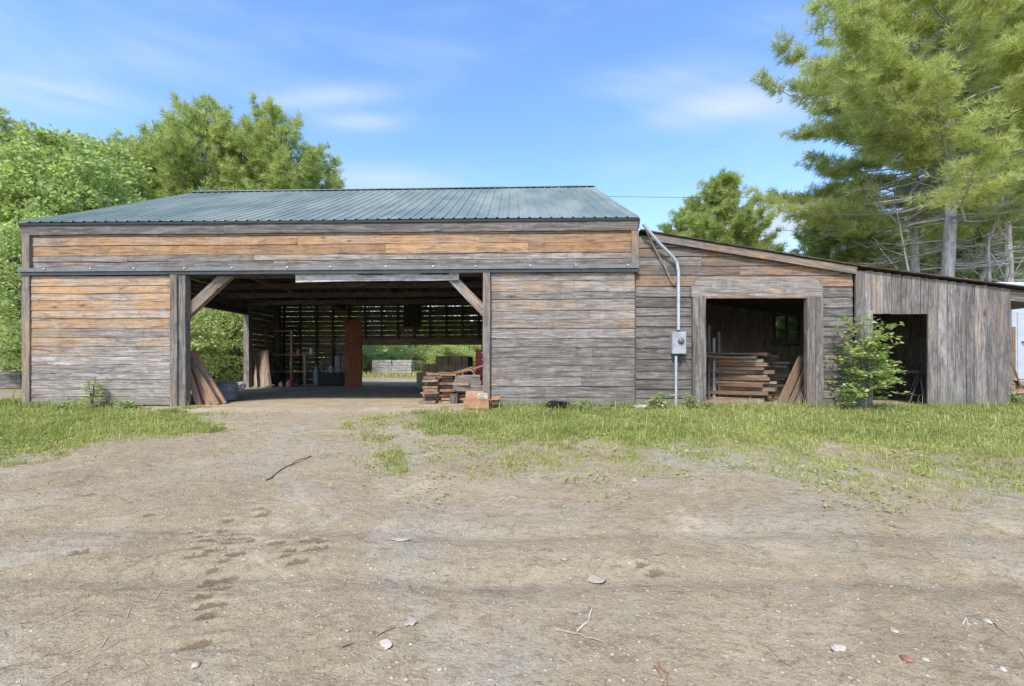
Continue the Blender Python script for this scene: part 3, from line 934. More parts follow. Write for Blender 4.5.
mb = MB(); mb.tube([P(681, 354, yc), P(681, 358, yc), P(679, 361, yc)], .022, 8); mb.build('cable_gland', M_BLACK, mt)
mb = MB(); q = [P(644, 226, yc - .12), P(654, 247, yc), P(664, 265, yc + .04), P(671, 281, yc + .05), P(674.5, 284, yc + .03), P(675.5, 276, yc)]
mb.tube(q, .014, 6); o = mb.build('service_cable', M_STICK, loc=P(676, 276, yc)); tag(o, 'thin brown cable hanging slack beside the bent steel conduit', 'cable')


def wire(pa, pb, sag, r, label, group=None):
    t = np.linspace(0, 1, 40)[:, None]; pts = pa * (1 - t) + pb * t; pts[:, 2] -= (sag * 4 * t * (1 - t))[:, 0]
    mb = MB(); mb.tube(pts, r, 5); o = mb.build('power_line', M_BLACK, loc=pts[20]); tag(o, label, 'wire')


wire(P(380, 188, 30), P(1100, 190, 27), .55, .013, 'upper thin black wire strung behind the barn ridge towards the tall pine')
wire(P(655, 226, 22), P(1100, 231, 26), .2, .009, 'lower thin black wire running behind the lean-to roof into the pine branches')

# ------------------------------------------------------------------ lumber and clutter
R_ = random.uniform


def loose(name, a, b, up, w, t, mat, tone, label, cat='plank', group=None, jit=.006, bow=0):
    mb = MB(); a = np.asarray(a, float); b = np.asarray(b, float); mb.plank(a, b, up, w, t, tone, jit, .25, bow)
    o = mb.build(name, mat, loc=(a + b) / 2); tag(o, label, cat, group); return o


# the stack just inside the right door post: board ends face the yard
lab = 'rough reddish brown plank in the stack just inside the right door post'
x0 = P(423, 0, 10.6)[0]
z = .0
for layer in range(10):
    t = R_(.055, .08)
    x = x0 + R_(-.03, .07) + .01 * layer
    for k in range(3 if layer < 7 else 2):
        w = R_(.26, .42); yo = R_(-.22, .12); ang = R_(-.05, .05) + .06
        if x > x0 + 1.25: break
        a = V(x + w / 2, 10.35 + yo, z + t / 2 + R_(-.004, .004)); b = a + V(ang * 2.6, 2.6, R_(-.01, .03))
        loose('plank', a, b, (1, 0, R_(-.03, .03)), w, t * .76, M_FRESH, rt(.38, 1.0, .3, .35), lab, group='planks stacked inside the right door post')
        x += w + R_(.01, .05)
    z += t
ztop = z
for i, (dx, dz, ang) in enumerate(((.25, .03, .75), (.55, .05, .62))):
    a = V(x0 + dx - .15, 10.5, ztop + dz * .4); b = a + V(1.0, .5, .12 + .05 * i)
    loose('board', a, b, (-.4, 1, 0), .16, .025, M_FRESH, rt(.3, 1.0), ['bowed thin board lying across the left of the reddish plank stack', 'bowed thin board curling up from the top of the reddish plank stack'][i], 'board', bow=-.08)
for i, (py, xa, xb) in enumerate(((388, 453, 484), (383, 454, 481), (378, 455, 480))):
    a = P(xa, py, 10.25); b = P(xb, py + .2, 10.3)
    loose('plank', a, b, (0, -.25, 1), .115, .10, M_PALE, rt(.5, .62, .1, .12), 'short pale grey plank stacked crosswise in front of the reddish planks', group='pale planks lying crosswise', jit=.004)
    if i == 0: b0 = a
for xx in (454, 476):
    a = P(xx, 396, 10.3); loose('wood_block', V(a[0], 10.3, .0), V(a[0], 10.3, .24), (1, 0, 0), .16, .14, M_INNER, rt(.8, .9),
                               'dark wood block holding up the pale crosswise planks', 'block', 'blocks under the pale planks')
# a coil of strapping on top
mb = MB(); c = P(468, 374, 10.5); th = np.linspace(0, 2 * math.pi * 2, 40)
mb.tube(np.stack([c[0] + .13 * np.cos(th), c[1] + .03 * th / 6, c[2] + .08 * np.sin(th) + .01], 1), .014, 6)
tag(mb.build('hose_coil', M_CARD, loc=c), 'small tan coil of hose on top of the plank stack', 'hose')

# red tool cabinet
cab = thing('tool_cabinet', 'tall dark red metal tool cabinet half hidden behind the right door post', 'cabinet', (-.62, 12.0, 0))
cx0 = P(475.5, 0, 11.8)[0]
mb = MB(); mb.box((cx0, 11.8, .12), (cx0 + .75, 12.3, 1.27), (1, 1, .5), .012); mb.build('body', M_RED, cab)
for k in range(6):
    mb = MB(); zz = .18 + k * .175; mb.box((cx0 + .03, 11.775, zz), (cx0 + .72, 11.80, zz + .16), (1, 1, .5), .006); dr = mb.build('drawer', M_RED, cab)
    mb = MB(); mb.box((cx0 + .15, 11.75, zz + .125), (cx0 + .60, 11.775, zz + .14)); mb.build('handle', M_STEEL, dr)
for sx in (.08, .67):
    for yy in (11.88, 12.22):
        mb = MB(); mb.tube([(cx0 + sx - .02, yy, .06), (cx0 + sx + .02, yy, .06)], .058, 12); mb.build('castor', M_BLACK, cab)

# cardboard box with open flaps and crumpled paper
box = thing('cardboard_box', 'open brown cardboard box at the foot of the right door post', 'box', P(479, 410, 9.25))
p0 = P(464, 409, 9.25); p1 = P(489, 409, 9.25); bw = p1[0] - p0[0]; bh = .17; bd = .38; gz = float(ground_h(p0[0], 9.3)) - .01
mb = MB(); t = .008
X0, X1, Y0, Y1 = p0[0], p1[0], 9.15, 9.15 + bd
for (lo, hi) in (((X0, Y0, gz), (X1, Y0 + t, gz + bh)), ((X0, Y1 - t, gz), (X1, Y1, gz + bh)), ((X0, Y0 + t, gz), (X0 + t, Y1 - t, gz + bh)), ((X1 - t, Y0 + t, gz), (X1, Y1 - t, gz + bh)), ((X0 + t, Y0 + t, gz), (X1 - t, Y1 - t, gz + t))): mb.box(lo, hi)
mb.build('carton', M_CARD, box)
for (a, b, up) in (((X0, Y0 - .0, gz + bh + .01), (X1, Y0, gz + bh + .01), (0, 1, .12)), ((X1, Y0, gz + bh), (X1, Y1, gz + bh), (1, 0, .05)), ((X0, Y1, gz + bh), (X1, Y1, gz + bh), (0, .6, .8))):
    a = np.array(a); b = np.array(b); u = np.array(up, float); u /= np.linalg.norm(u)
    mb = MB(); mb.plank(a + u * .1, b + u * .1, u, .19, .007, (1, 1, .5), .004, .12); mb.build('flap', M_CARD, box)
def crumple(name, c, r, mat, label, cat, sq=.6, group=None, seed=1):
    rg = np.random.default_rng(seed); mb = MB(); n, m = 9, 14; v = []
    for i in range(n):
        for j in range(m):
            th = math.pi * i / (n - 1); ph = 2 * math.pi * j / m; rr = r * (1 + .45 * (rg.random() - .5)) if 0 < i < n - 1 else r
            v.append((c[0] + rr * math.sin(th) * math.cos(ph), c[1] + rr * math.sin(th) * math.sin(ph), c[2] + rr * sq * math.cos(th)))
    f = [(i * m + j, (i + 1) * m + j, (i + 1) * m + (j + 1) % m, i * m + (j + 1) % m) for i in range(n - 1) for j in range(m)]
    mb.add(v, f); o = mb.build(name, mat, loc=(c[0], c[1], c[2] - r * sq)); tag(o, label, cat, group); return o
crumple('paper_bag', (X1 - .12, 9.35, gz + bh + .05), .13, M_PAPER, 'crumpled white paper stuffed into the open cardboard box', 'paper', .7, seed=3)
crumple('paper_bag', (X1 + .13, 9.4, gz + bh + .0), .10, M_CARD, 'crumpled brown wrapping paper spilling right of the cardboard box', 'paper', .6, seed=5)

# slabs leaning at the left door post
for i, (bx_, tx, ty, dd) in enumerate(((203, 190, 352, 10.12), (210, 191, 356, 10.05), (217, 192, 362, 9.98), (224, 193, 350, 10.18), (199, 188, 371, 9.95))):
    a = P(bx_, 0, dd); a[2] = .0; b = P(tx, ty, dd + .02)
    loose('slab', a, b, (1, 0, .3), .115, .05, M_FRESH, rt(.5, 1.1, .1, .25), 'bark-brown sawn slab leaning against the left door post', 'slab', 'slabs leaning at the left door post', .009)

# grey tub
tub = thing('plastic_tub', 'dark grey tub standing behind the leaning slabs by the side doorway', 'tub', P(224, 400, 11.0))
tc = (P(224, 0, 11.0)[0], 11.0, 0)
mb = MB(); mb.lathe([(.0, .02), (.22, .02), (.24, .03), (.27, .40), (.285, .40), (.285, .43), (.26, .43), (.225, .05), (0, .05)], tc, 22, 1.15, .9); mb.build('body', M_TUB, tub, smooth=False)
for s_ in (-1, 1):
    mb = MB(); mb.tube([(tc[0] + s_ * .32, 10.94, .36), (tc[0] + s_ * .36, 10.96, .38), (tc[0] + s_ * .36, 11.04, .38), (tc[0] + s_ * .32, 11.06, .36)], .012, 6); mb.build('handle', M_TUB, tub)
for i in range(3):
    loose('scrap_board', (tc[0] - .2 + .1 * i, 10.9 + .05 * i, .44 + .03 * i), (tc[0] + .28, 11.05 - .04 * i, .50 - .02 * i), (0, 1, 0), .09, .02, M_PALE, rt(.9, .6), 'scrap of pale board lying across the grey tub', 'board', 'scraps on the grey tub')
c = P(240, 385, 16.2); crumple('plastic_sack', (c[0], c[1], .14), .2, M_WHITE, 'rumpled white plastic sack on the floor at the side doorway post', 'sack', .65, seed=8)
c = P(236, 388, 15.7); crumple('plastic_sack', (c[0], c[1], .08), .13, M_WHITE, 'small flattened white sack left of the rumpled white sack', 'sack', .5, seed=9)

# interior clutter along the back
YW = 19.0


def lean_board(px, ptop, wid, d, tone, label, mat=M_INNER, name='sheet', tilt=.35, cat='board'):
    a = P(px, 0, d - tilt); a[2] = .01; b = P(px - 2, ptop, d); return loose(name, a, b, (1, 0, 0), wid, .03, mat, tone, label, cat)


lean_board(264, 351, .50, 18.2, (.6, 1.5, .3), 'wide pale plywood sheet leaning beside the side doorway post', M_FRESH, 'plywood_sheet')
lean_board(256, 352, .12, 18.0, (.7, 1.2, .3), 'narrow brown board leaning left of the plywood sheet', M_FRESH, 'board')
lean_board(271, 372, .10, 17.8, (.7, 1.3, .3), 'short offcut leaning right of the plywood sheet', M_FRESH, 'board')
sh = thing('shelf_rack', 'rough wooden shelf rack standing against the slatted back wall', 'shelf', P(290, 388, YW))
def sx(px): return P(px, 0, YW)[0]
for (px, py) in ((291.5, 330), (266, 330), (305, 354)):
    mb = MB(); a = P(px, py, YW); mb.plank(a, (a[0], YW, 0), (1, 0, 0), .09, .09, rt(.5, 1.2)); mb.build('leg', M_FRESH, sh)
for (xa, xb, py, c_) in ((264, 293, 331, .1), (268, 315, 355, .25), (268, 306, 372, .6)):
    mb = MB(); zz = P(0, py, YW)[2]; mb.plank((sx(xa), YW + .2, zz), (sx(xb), YW + .2, zz), (0, 1, 0), .45, .05, (c_, 1.1, .6)); mb.build('shelf_board', M_FRESH, sh)


def jar(px, zb, h, r, mat, label, d=YW + .1, cat='bottle', cap=True):
    x = P(px, 0, d)[0]; t = thing('bottle', label, cat, (x, d, zb))
    mb = MB(); mb.lathe([(0, 0), (r * .95, 0), (r, h * .05), (r, h * .62), (r * .45, h * .8), (r * .42, h * .92), (0, h * .92)], (x, d, zb), 14); mb.build('body', mat, t, smooth=True)
    if cap:
        mb = MB(); mb.lathe([(0, h * .92), (r * .5, h * .92), (r * .5, h), (0, h)], (x, d, zb), 12); mb.build('cap', M_BLACK, t)


zs = P(0, 355, YW)[2] + .03
jar(311.5, zs, .32, .08, M_WHITE, 'white bottle at the left end of the low shelf')
jar(317, .0, 1.0, .16, M_GREYP, 'tall grey cylinder standing on the floor right of the shelf rack', cat='cylinder')
jar(276, zs, .25, .09, M_GREYP, 'dull grey jug on the low shelf near the plywood sheet')
jar(298, zs, .28, .07, M_PINK, 'small pinkish bottle in the middle of the low shelf')
jar(331, .55, .34, .1, M_WHITE, 'white jug standing on the dark machine by the back wall')
jar(289, .0, .30, .11, M_PINK, 'pink plastic jug standing on the floor under the shelf', d=18.2, cat='jug')
jar(281, .0, .24, .08, M_PAPER, 'small cream jug on the floor left of the pink jug', d=18.4, cat='jug')
# dark machine
mc = thing('workshop_machine', 'dark bench machine with a wheel standing by the rust-brown panel', 'machine', P(330, 388, 18.9))
x_ = P(332, 0, 18.9)[0]
mb = MB(); mb.box((x_ - .5, 18.7, .02), (x_ + .5, 19.3, .55), (1, 1, .5), .03); mb.build('base', M_BLACK, mc)
mb = MB(); mb.box((x_ + .15, 18.75, .55), (x_ + .42, 19.2, 1.25), (1, 1, .5), .04); mb.build('column', M_GREYP, mc)
th = np.linspace(0, 2 * math.pi, 22); mb = MB(); mb.tube(np.stack([x_ - .15 + .22 * np.cos(th), 18.66 + 0 * th, .8 + .22 * np.sin(th)], 1), .025, 7); mb.tube([(x_ - .37, 18.66, .8), (x_ + .07, 18.66, .8)], .015, 6); mb.tube([(x_ - .15, 18.66, 1.02), (x_ - .15, 18.66, .5)], .015, 6)
mb.build('wheel', M_GREYP, mc)
# rust brown tall panel with one rounded shoulder
a = P(345, 387, 17.6); b = P(361.5, 320, 17.6); w_ = b[0] - a[0]; h_ = b[2]
pts = [(0, 0), (w_, 0), (w_, h_ - .30), (w_ - .03, h_ - .16), (w_ - .10, h_ - .06), (w_ - .22, h_ - .0), (.10, h_ - .01), (.02, h_ - .05), (0, h_ - .12)]
mb = MB(); n = len(pts)
v = [(a[0] + x, 17.6, z) for x, z in pts] + [(a[0] + x, 17.68, z) for x, z in pts] + [(a[0] + w_ / 2, 17.6, h_ / 2), (a[0] + w_ / 2, 17.68, h_ / 2)]
gcp = [(z, x, 0) for x, z in pts] * 2 + [(h_ / 2, w_ / 2, 0)] * 2
mb.add(v, [(i, (i + 1) % n, (i + 1) % n + n, i + n) for i in range(n)], (.3, .85, .8), gcp)
mb.f3.append(np.array([(i, 2 * n, (i + 1) % n) for i in range(n)] + [((i + 1) % n + n, 2 * n + 1, i + n) for i in range(n)]) - 0 + mb.n - len(v))
o = mb.build('panel', M_RUST, loc=(a[0] + w_ / 2, 17.64, 0)); tag(o, 'tall rust-brown panel with a rounded top standing beside the back doorway', 'panel')

# dark timber stack at the back doorway (stepped)
lab = 'dark square timber in the stepped stack at the back doorway'
xa = P(418, 0, 17.2)[0]; tw = .24
for r in range(4):
    for k in range(8):
        xx = xa + tw * k + .12
        if r == 2 and k < 1: continue
        if r == 3 and k < 3: continue
        hh = .30
        loose('timber', (xx, 16.9 + R_(-.06, .06), r * hh + hh / 2), (xx, 19.0 + R_(-.1, .1), r * hh + hh / 2), (0, 0, 1), hh - .01, tw - .012, M_INNER, rt(.55, 1.9), lab, 'timber', 'timbers stacked at the back doorway')

# lean-to lumber
lab = 'weathered plank in the tall pile inside the lean-to doorway'
def pile(xr, yr, layers, L, ang, per, lab, grp, z0=0.0, tt=(.06, .095)):
    z = z0
    for i in range(layers):
        t = R_(*tt)
        for k in range(per):
            w = R_(.17, .3)
            e = V(xr + R_(-.2, .2) - .015 * i, yr + k * .27 + R_(-.04, .04), z + t / 2)
            s_ = e + L * R_(.88, 1.05) * V(-math.cos(ang + (ja := R_(-.10, .10))), math.sin(ang + ja), R_(-.006, .012))
            loose('plank', e, s_, (math.sin(ang), math.cos(ang), R_(-.12, .12)), w, t * .84, M_FRESH, rt(.58, 1.0, .25, .35), lab, group=grp)
        z += t
    return z
xr = P(768, 0, 10.9)[0]
pile(xr, 10.75, 14, 2.6, .62, 3, lab, 'planks piled inside the lean-to')
xr = P(784, 0, 11.7)[0]
pile(xr, 11.5, 14, 2.3, .5, 2, 'rough plank in the rear pile inside the lean-to, by the window', 'rear planks in the lean-to')
for i in range(7):
    e = V(P(750 + 6 * i, 0, 11.0)[0], 10.8 + .12 * i, 1.06 + .02 * (i % 3)); s_ = e + V(-R_(1.2, 2.0), R_(.2, 1.3), R_(-.05, .10))
    loose('plank', e, s_, (0, 1, R_(-.4, .4)), R_(.12, .24), .035, M_FRESH, rt(.55, 1.05, .2, .3), 'loose plank strewn askew over the top of the lean-to piles', group='planks strewn over the lean-to piles', jit=.012, bow=R_(-.05, .05))
for i, (bx_, tx, ty) in enumerate(((779, 800, 358), (790, 806, 368), (798, 808, 380))):
    a = P(bx_ + 2, 0, 10.15 - .1 * i); a[2] = -.01; b = P(tx + 2, ty, 10.25 - .05 * i)
    loose('board', a, b, (1, .3, -.4), .2, .04, M_FRESH, rt(.75, .9), 'grey brown board leaning inside the right side of the lean-to doorway', 'board', 'boards leaning in the lean-to doorway', .008)
for i, (px, top) in enumerate(((709, 325), (714, 338), (719, 332))):  # the middle pale strip is added for daylight through a wall gap
    a = P(px, 0, 11.3); a[2] = .0; b = P(px, top, 11.3)
    loose('batten', a, b, (1, 0, 0), .07, .03, M_PALE if i == 1 else M_INNER, rt(.8, 1.0), ['thin dark batten standing at the left of the lean-to doorway', 'thin pale batten added for light through a wall gap, between two dark ones', 'thin dark batten standing nearest the lean-to plank pile'][i], 'batten')
loose('board', P(706, 403, 10.0), P(738, 402, 10.5), (0, 1, 0), .2, .03, M_FRESH, (.45, 1.2, .3), 'pale board lying flat on the ground across the lean-to doorway', 'board')

# folding trestle in the small doorway
tr = thing('folding_trestle', 'grey metal folding trestle just inside the small dark doorway', 'trestle', P(917, 405, 10.4))
for (xa, ya, xb, yb, dd) in ((909, 406, 921, 372, 10.2), (926, 404, 919, 372, 10.2), (906, 404, 919, 372, 10.9), (923, 402, 920, 372, 10.9)):
    mb = MB(); a = P(xa, ya, dd); a[2] = .0; mb.tube([a, P(xb, yb, 10.5)], .018, 6); mb.build('leg', M_GREYP, tr)
mb = MB(); mb.tube([P(913, 395, 10.2), P(925, 395, 10.2)], .014, 6); mb.build('crossbar', M_GREYP, tr)
mb = MB(); a = P(917, 372, 10.5); mb.box((a[0] - .15, 10.3, a[2] - .02), (a[0] + .15, 10.8, a[2] + .03), (1, 1, .5), .01); mb.build('top_bar', M_GREYP, tr)

# ------------------------------------------------------------------ right edge: white trailer and clutter
tl = thing('site_trailer', 'white flat-sided trailer with pale blue roof behind the end of the lean-to', 'trailer', (17.2, 14.0, 0))
tx0 = P(1013, 0, 13.6)[0]; tx1 = tx0 + 5.5
mb = MB(); mb.box((tx0, 13.6, .35), (tx1, 16.0, 3.07), (1, 1, .5), .03); mb.build('body', M_WHITE, tl)
mb = MB(); mb.box((tx0 - 1.1, 13.35, 3.08), (tx1 + .2, 16.2, 3.3), (1, 1, .5), .03); mb.build('roof', M_BLUEROOF, tl)
mb = MB(); mb.box((tx0 + .12, 13.57, .45), (tx0 + .95, 13.61, 2.45), (1, 1, .5), .008); dr = mb.build('door', M_WHITE, tl)
mb = MB(); mb.tube([(tx0 + .24, 13.57, 1.55), (tx0 + .24, 13.5, 1.55)], .03, 10); mb.build('handle', M_GREYP, dr)
for xx in (tx0 + .8, tx1 - .8):
    mb = MB(); mb.box((xx - .2, 13.8, 0), (xx + .2, 15.8, .35)); mb.build('block', M_CONC, tl)
for i, (xa, ya, xb, yb, dd) in enumerate(((1010, 358, 1024, 396, 10.6), (1010, 382, 1040, 385, 10.7), (1010, 392, 1042, 390, 10.6))):
    loose('board', P(xa, ya, dd), P(xb, yb, dd + .1), (0, .4, 1), .11, .03, M_FRESH, rt(.8, 1.0), ['brown board leaning aslant at the open end of the lean-to', 'upper flat board on the scrap pile past the lean-to corner', 'lower flat board on the scrap pile past the lean-to corner'][i], 'board')
for k in range(3):
    loose('timber', (X1008 + .2, 10.75 + .22 * k, .1), (X1008 + 1.6, 10.8 + .22 * k, .1), (0, 0, 1), .2, .2, M_TRIM, rt(.9, .8), 'grey squared timber lying on the ground past the lean-to corner', 'timber', 'ground timbers past the lean-to')
loose('timber', P(1010, 0, 12.3) * V(1, 1, 0), V(P(1010, 0, 12.3)[0], 12.3, 1.9), (1, 0, 0), .2, .1, M_FRESH, (.4, .8, .3), 'upright brown board behind the lean-to corner beside the white trailer', 'board')

# ------------------------------------------------------------------ left edge: weathered lumber stack and stakes
for r in range(4):
    for k in range(2):
        loose('timber', (-18.6, 16.6 + .38 * k, .13 + .23 * r), (-11.35 - P(0, 0, 1)[0] * 0 - R_(.0, 1.0) - 6.95 + 0.6, 16.6 + .38 * k, .13 + .23 * r), (0, 0, 1), .215, .34, M_TRIM, rt(.95, 1.1),
              'long grey timber in the low stack left of the barn', 'timber', 'timbers stacked left of the barn') if False else None
for r in range(5):
    for k in range(2):
        xe = P(22, 0, 16.6)[0] + R_(-.08, .05)
        loose('timber', (xe - 4.6, 16.7 + .36 * k, .1 + .165 * r), (xe, 16.7 + .36 * k, .1 + .165 * r), (0, 0, 1), .155, .33, M_TRIM, rt(.95, .62 + .3 * (r in (0, 3))),
              'long grey timber in the low stack left of the barn', 'timber', 'timbers stacked left of the barn')
for i, px in enumerate((4.5, 8.5)):
    a = P(px, 0, 17.6); mb = MB(); mb.box((a[0] - .04, 17.57, 0), (a[0] + .04, 17.63, 1.15 + .06 * i), (1, 1, .5), .01)
    o = mb.build('stake', M_WHITE, loc=(a[0], 17.6, 0)); tag(o, ['white stake at the very left edge behind the grey timber stack', 'white stake nearer the barn behind the grey timber stack'][i], 'stake')

# lumber stack out in the sunlit field behind
lab = 'pale board in the stack in the field seen through the back doorway'
xa = P(374, 0, 36)[0]; xb = P(413, 0, 36)[0]
for r in range(6):
    for k in range(2):
        x0_, x1_ = (xa, (xa + xb) / 2 - .03) if k == 0 else ((xa + xb) / 2 + .03, xb)
        loose('board', (x0_ + R_(-.05, .05), 36, .12 + .21 * r), (x1_ + R_(-.05, .05), 36, .12 + .21 * r), (0, 0, 1), .19, 1.2, M_PALE, rt(.9, 1.0), lab, 'board', 'boards stacked in the field behind')

# ------------------------------------------------------------------ vegetation
def frames(dirs, roll):
    d = dirs / (np.linalg.norm(dirs, axis=1)[:, None] + 1e-9)
    ref = np.where(np.abs(d[:, 2:3]) < .95, np.array([[0, 0, 1.0]]), np.array([[1.0, 0, 0]]))
    a = np.cross(ref, d); a /= np.linalg.norm(a, axis=1)[:, None] + 1e-9; b = np.cross(d, a)
    c, s_ = np.cos(roll)[:, None], np.sin(roll)[:, None]
    y = a * c + b * s_; z = -a * s_ + b * c
    return np.stack([d, y, z], -1)


def needle_template(n=13, spread=.8, w=.05, seed=1):
    rg = np.random.default_rng(seed); v = []; f = []
    for i in range(n):
        th = 2 * math.pi * i / n + rg.uniform(-.3, .3); an = spread * rg.uniform(.35, 1.25)
        d = V(math.cos(an), math.sin(an) * math.cos(th), math.sin(an) * math.sin(th)); L = rg.uniform(.75, 1.1)
        s_ = np.cross(d, rg.normal(size=3)); s_ /= np.linalg.norm(s_); k = len(v)
        b = d * .05
        v += [b - s_ * w * .4, b + s_ * w * .4, d * L * .65 + s_ * w * .55, d * L, ]; f.append((k, k + 1, k + 2, k + 3))
    return np.array(v), np.array(f)


LEAF_V = np.array([(0, 0, 0), (.35, .30, .06), (1, 0, -.05), (.35, -.30, .06)]); LEAF_F = np.array([(0, 1, 2, 3)])
NT_V, NT_F = needle_template()
NT2_V, NT2_F = needle_template(8, .8, .09, 4)


def pine(name, H, z0, rad, whorl, tuft, dens, seed, r_trunk, mat, bark, dead=0, lean_=(0, 0), up=.15, low_gap=None, twf=1.0, ntv=(NT_V, NT_F)):
    """returns (trunk builder, crown builder) at the origin; rad(zn)->branch length"""
    rg = np.random.default_rng(seed); tb = MB(); cb = MB()
    zz = np.linspace(-.3, H, 16)
    wob = lambda z: V(lean_[0] * (z / H) ** 1.3 + .12 * math.sin(z * .5 + seed), lean_[1] * (z / H) + .12 * math.cos(z * .43 + seed), z)
    tb.tube([wob(z) for z in zz], [max(.015, r_trunk * (1 - max(z, 0) / H) ** .8 * (1 + .3 * math.exp(-max(z, 0) / .6))) for z in zz], 10)
    pos = []; dr = []; sz = []; tn = []
    z = z0
    while z < H - .2:
        zn = (z - z0) / (H - z0); nb = rg.integers(4, 7)
        a0 = rg.uniform(0, 6.28)
        for k in range(nb):
            az = a0 + 2 * math.pi * k / nb + rg.uniform(-.35, .35)
            L = rad(zn, az) * rg.uniform(.55, 1.15)
            if L < .15: continue
            e0 = up + .85 * zn + rg.uniform(-.12, .12); cv = .12 * (1 - zn) + rg.uniform(-.06, .06)
            h = V(math.cos(az), math.sin(az), 0); base = wob(z + rg.uniform(-.15, .15))
            path = lambda t: base + h * L * t * math.cos(min(e0, 1.2)) + V(0, 0, L * (math.sin(e0) * t - .28 * (1 - zn) * t * (1 - t) * 1.2 + cv * t * t))
            ts = np.linspace(0, 1, 6); pp = np.array([path(t) for t in ts])
            pp[1:-1] += rg.normal(size=(4, 3)) * L * .015
            tb.tube(pp, np.linspace(max(.010, .010 + L * .0075), .006, 6), 5, cap=False)
            clump = rg.uniform(0, 1); nt_ = max(3, int(L * 4.2 * dens))
            side = h[[1, 0, 2]] * V(-1, 1, 0)
            for j in range(nt_):
                t = rg.uniform(.22, 1.0) ** .8; b0 = path(t)
                tl_ = (.22 + .26 * L * (1 - t) + .16) * rg.uniform(.6, 1.2) * twf
                an = rg.choice([-1, 1]) * rg.uniform(.35, 1.15); dd = h * math.cos(an) + side * math.sin(an) + V(0, 0, rg.uniform(-.05, .35) + .5 * zn)
                dd /= np.linalg.norm(dd)
                if tl_ > .6: tb.tube([b0, b0 + dd * tl_ * .8], [.010, .005], 3, cap=False)
                m = max(3, int(tl_ / .085 * dens))
                u = rg.uniform(.15, 1, m); off = rg.normal(size=(m, 3)) * V(.10, .10, .05) * (.6 + tl_ * .5)
                pos.append(b0 + dd * tl_ * u[:, None] + off); dr.append(dd + rg.normal(size=(m, 3)) * .45 + V(0, 0, .30)); sz.append(tuft * rg.uniform(.7, 1.25, m))
                cl = np.clip(clump * .55 + rg.uniform(0, .45, m), 0, 1)
                tn.append(np.stack([cl, rg.uniform(0, 1, m) * (.85 + .15 * (u > .7)), rg.uniform(.15, .85, m)], 1))
        z += whorl * rg.uniform(.75, 1.25)
    for k in range(dead):
        z = rg.uniform(z0 * .35, z0 * 1.15); az = rg.uniform(0, 6.28); L = rg.uniform(.5, 1.0) * rad(0, az) * .75
        h = V(math.cos(az), math.sin(az), 0); b0 = wob(z); pp = [b0 + h * L * t + V(0, 0, -.12 * L * t + .10 * L * t * t) + rg.normal(size=3) * .05 * t * L * .5 for t in np.linspace(0, 1, 6)]
        tb.tube(pp, np.linspace(.028, .006, 6), 4, cap=False)
        for j in range(int(L * 4)):
            t = rg.uniform(.25, 1); i0 = int(t * 4.99); b1 = pp[i0] * (1 - (t * 5 - i0)) + pp[i0 + 1] * (t * 5 - i0)
            dd = h * .6 + rg.normal(size=3) * V(.6, .6, .3); dd /= np.linalg.norm(dd); l2 = rg.uniform(.3, 1.0)
            tb.tube([b1, b1 + dd * l2 * .5 + rg.normal(size=3) * .05, b1 + dd * l2], [.010, .007, .004], 3, cap=False)
    pos = np.concatenate(pos); dr = np.concatenate(dr); sz = np.concatenate(sz); tn = np.concatenate(tn)
    cb.scatter(ntv[0], ntv[1], pos, frames(dr, rg.uniform(0, 6.28, len(pos))), sz, tn)
    return tb, cb


def broadleaf(H, spread, nclump, per, leaf, seed, r_trunk, trunk_h=.25, clr=.55):
    rg = np.random.default_rng(seed); tb = MB(); cb = MB()
    top = V(rg.uniform(-.3, .3), rg.uniform(-.3, .3), H * .8)
    tb.tube([V(0, 0, -.3), V(.05, .03, H * .25), top * V(.5, .5, .62), top], [r_trunk * 1.2, r_trunk, r_trunk * .6, .03], 8)
    pos = []; dr = []; sz = []; tn = []
    for i in range(nclump):
        zz = rg.uniform(trunk_h, 1.0); az = rg.uniform(0, 6.28)
        prof = math.sin(math.pi * min(1, ((zz - trunk_h) / (1 - trunk_h)) * .80 + .17)) ** .7
        rr = spread * prof * rg.uniform(.35, 1.0) ** .55 * (1 + .22 * math.sin(3 * az + seed + 4 * zz))
        c = V(rr * math.cos(az), rr * math.sin(az), H * zz)
        if i % 3 == 0:
            b0 = V(top[0] * zz * .5, top[1] * zz * .5, max(.2, H * zz * .62)); md = (b0 + c) / 2 + V(0, 0, .12 * rr)
            tb.tube([b0, md, c], [.02 + .012 * rr, .015 + .006 * rr, .006], 4, cap=False)
        n = int(per * rg.uniform(.6, 1.3)); cr = clr * rg.uniform(.6, 1.3)
        q = rg.normal(size=(n, 3)); q /= np.linalg.norm(q, axis=1)[:, None]; q *= (rg.uniform(0, 1, (n, 1)) ** .45) * cr * V(1.15, 1.15, .62)
        pos.append(c + q); out = V(math.cos(az), math.sin(az), .0)
        dr.append(q * .8 + out * .35 + V(0, 0, -.15) + rg.normal(size=(n, 3)) * .45); sz.append(leaf * rg.uniform(.65, 1.25, n))
        k = rg.uniform(0, 1)
        tn.append(np.stack([np.clip(k * .6 + rg.uniform(0, .4, n), 0, 1), rg.uniform(0, 1, n), rg.uniform(.1, .9, n)], 1))
    pos = np.concatenate(pos); dr = np.concatenate(dr); sz = np.concatenate(sz); tn = np.concatenate(tn)
    cb.scatter(LEAF_V, LEAF_F, pos, frames(dr, rg.uniform(0, 6.28, len(pos))), sz, tn)
    return tb, cb


def plant_tree(name, parts, label, cat, loc, bark, leaf, group=None, rz=0.0, sc=1.0):
    t = thing(name, label, cat, (0, 0, 0), group)
    parts[0].build('trunk', bark, t, smooth=True); parts[1].build('crown', leaf, t)
    t.location = Vector(loc); t.rotation_euler.z = rz; t.scale = (sc, sc, sc); return t


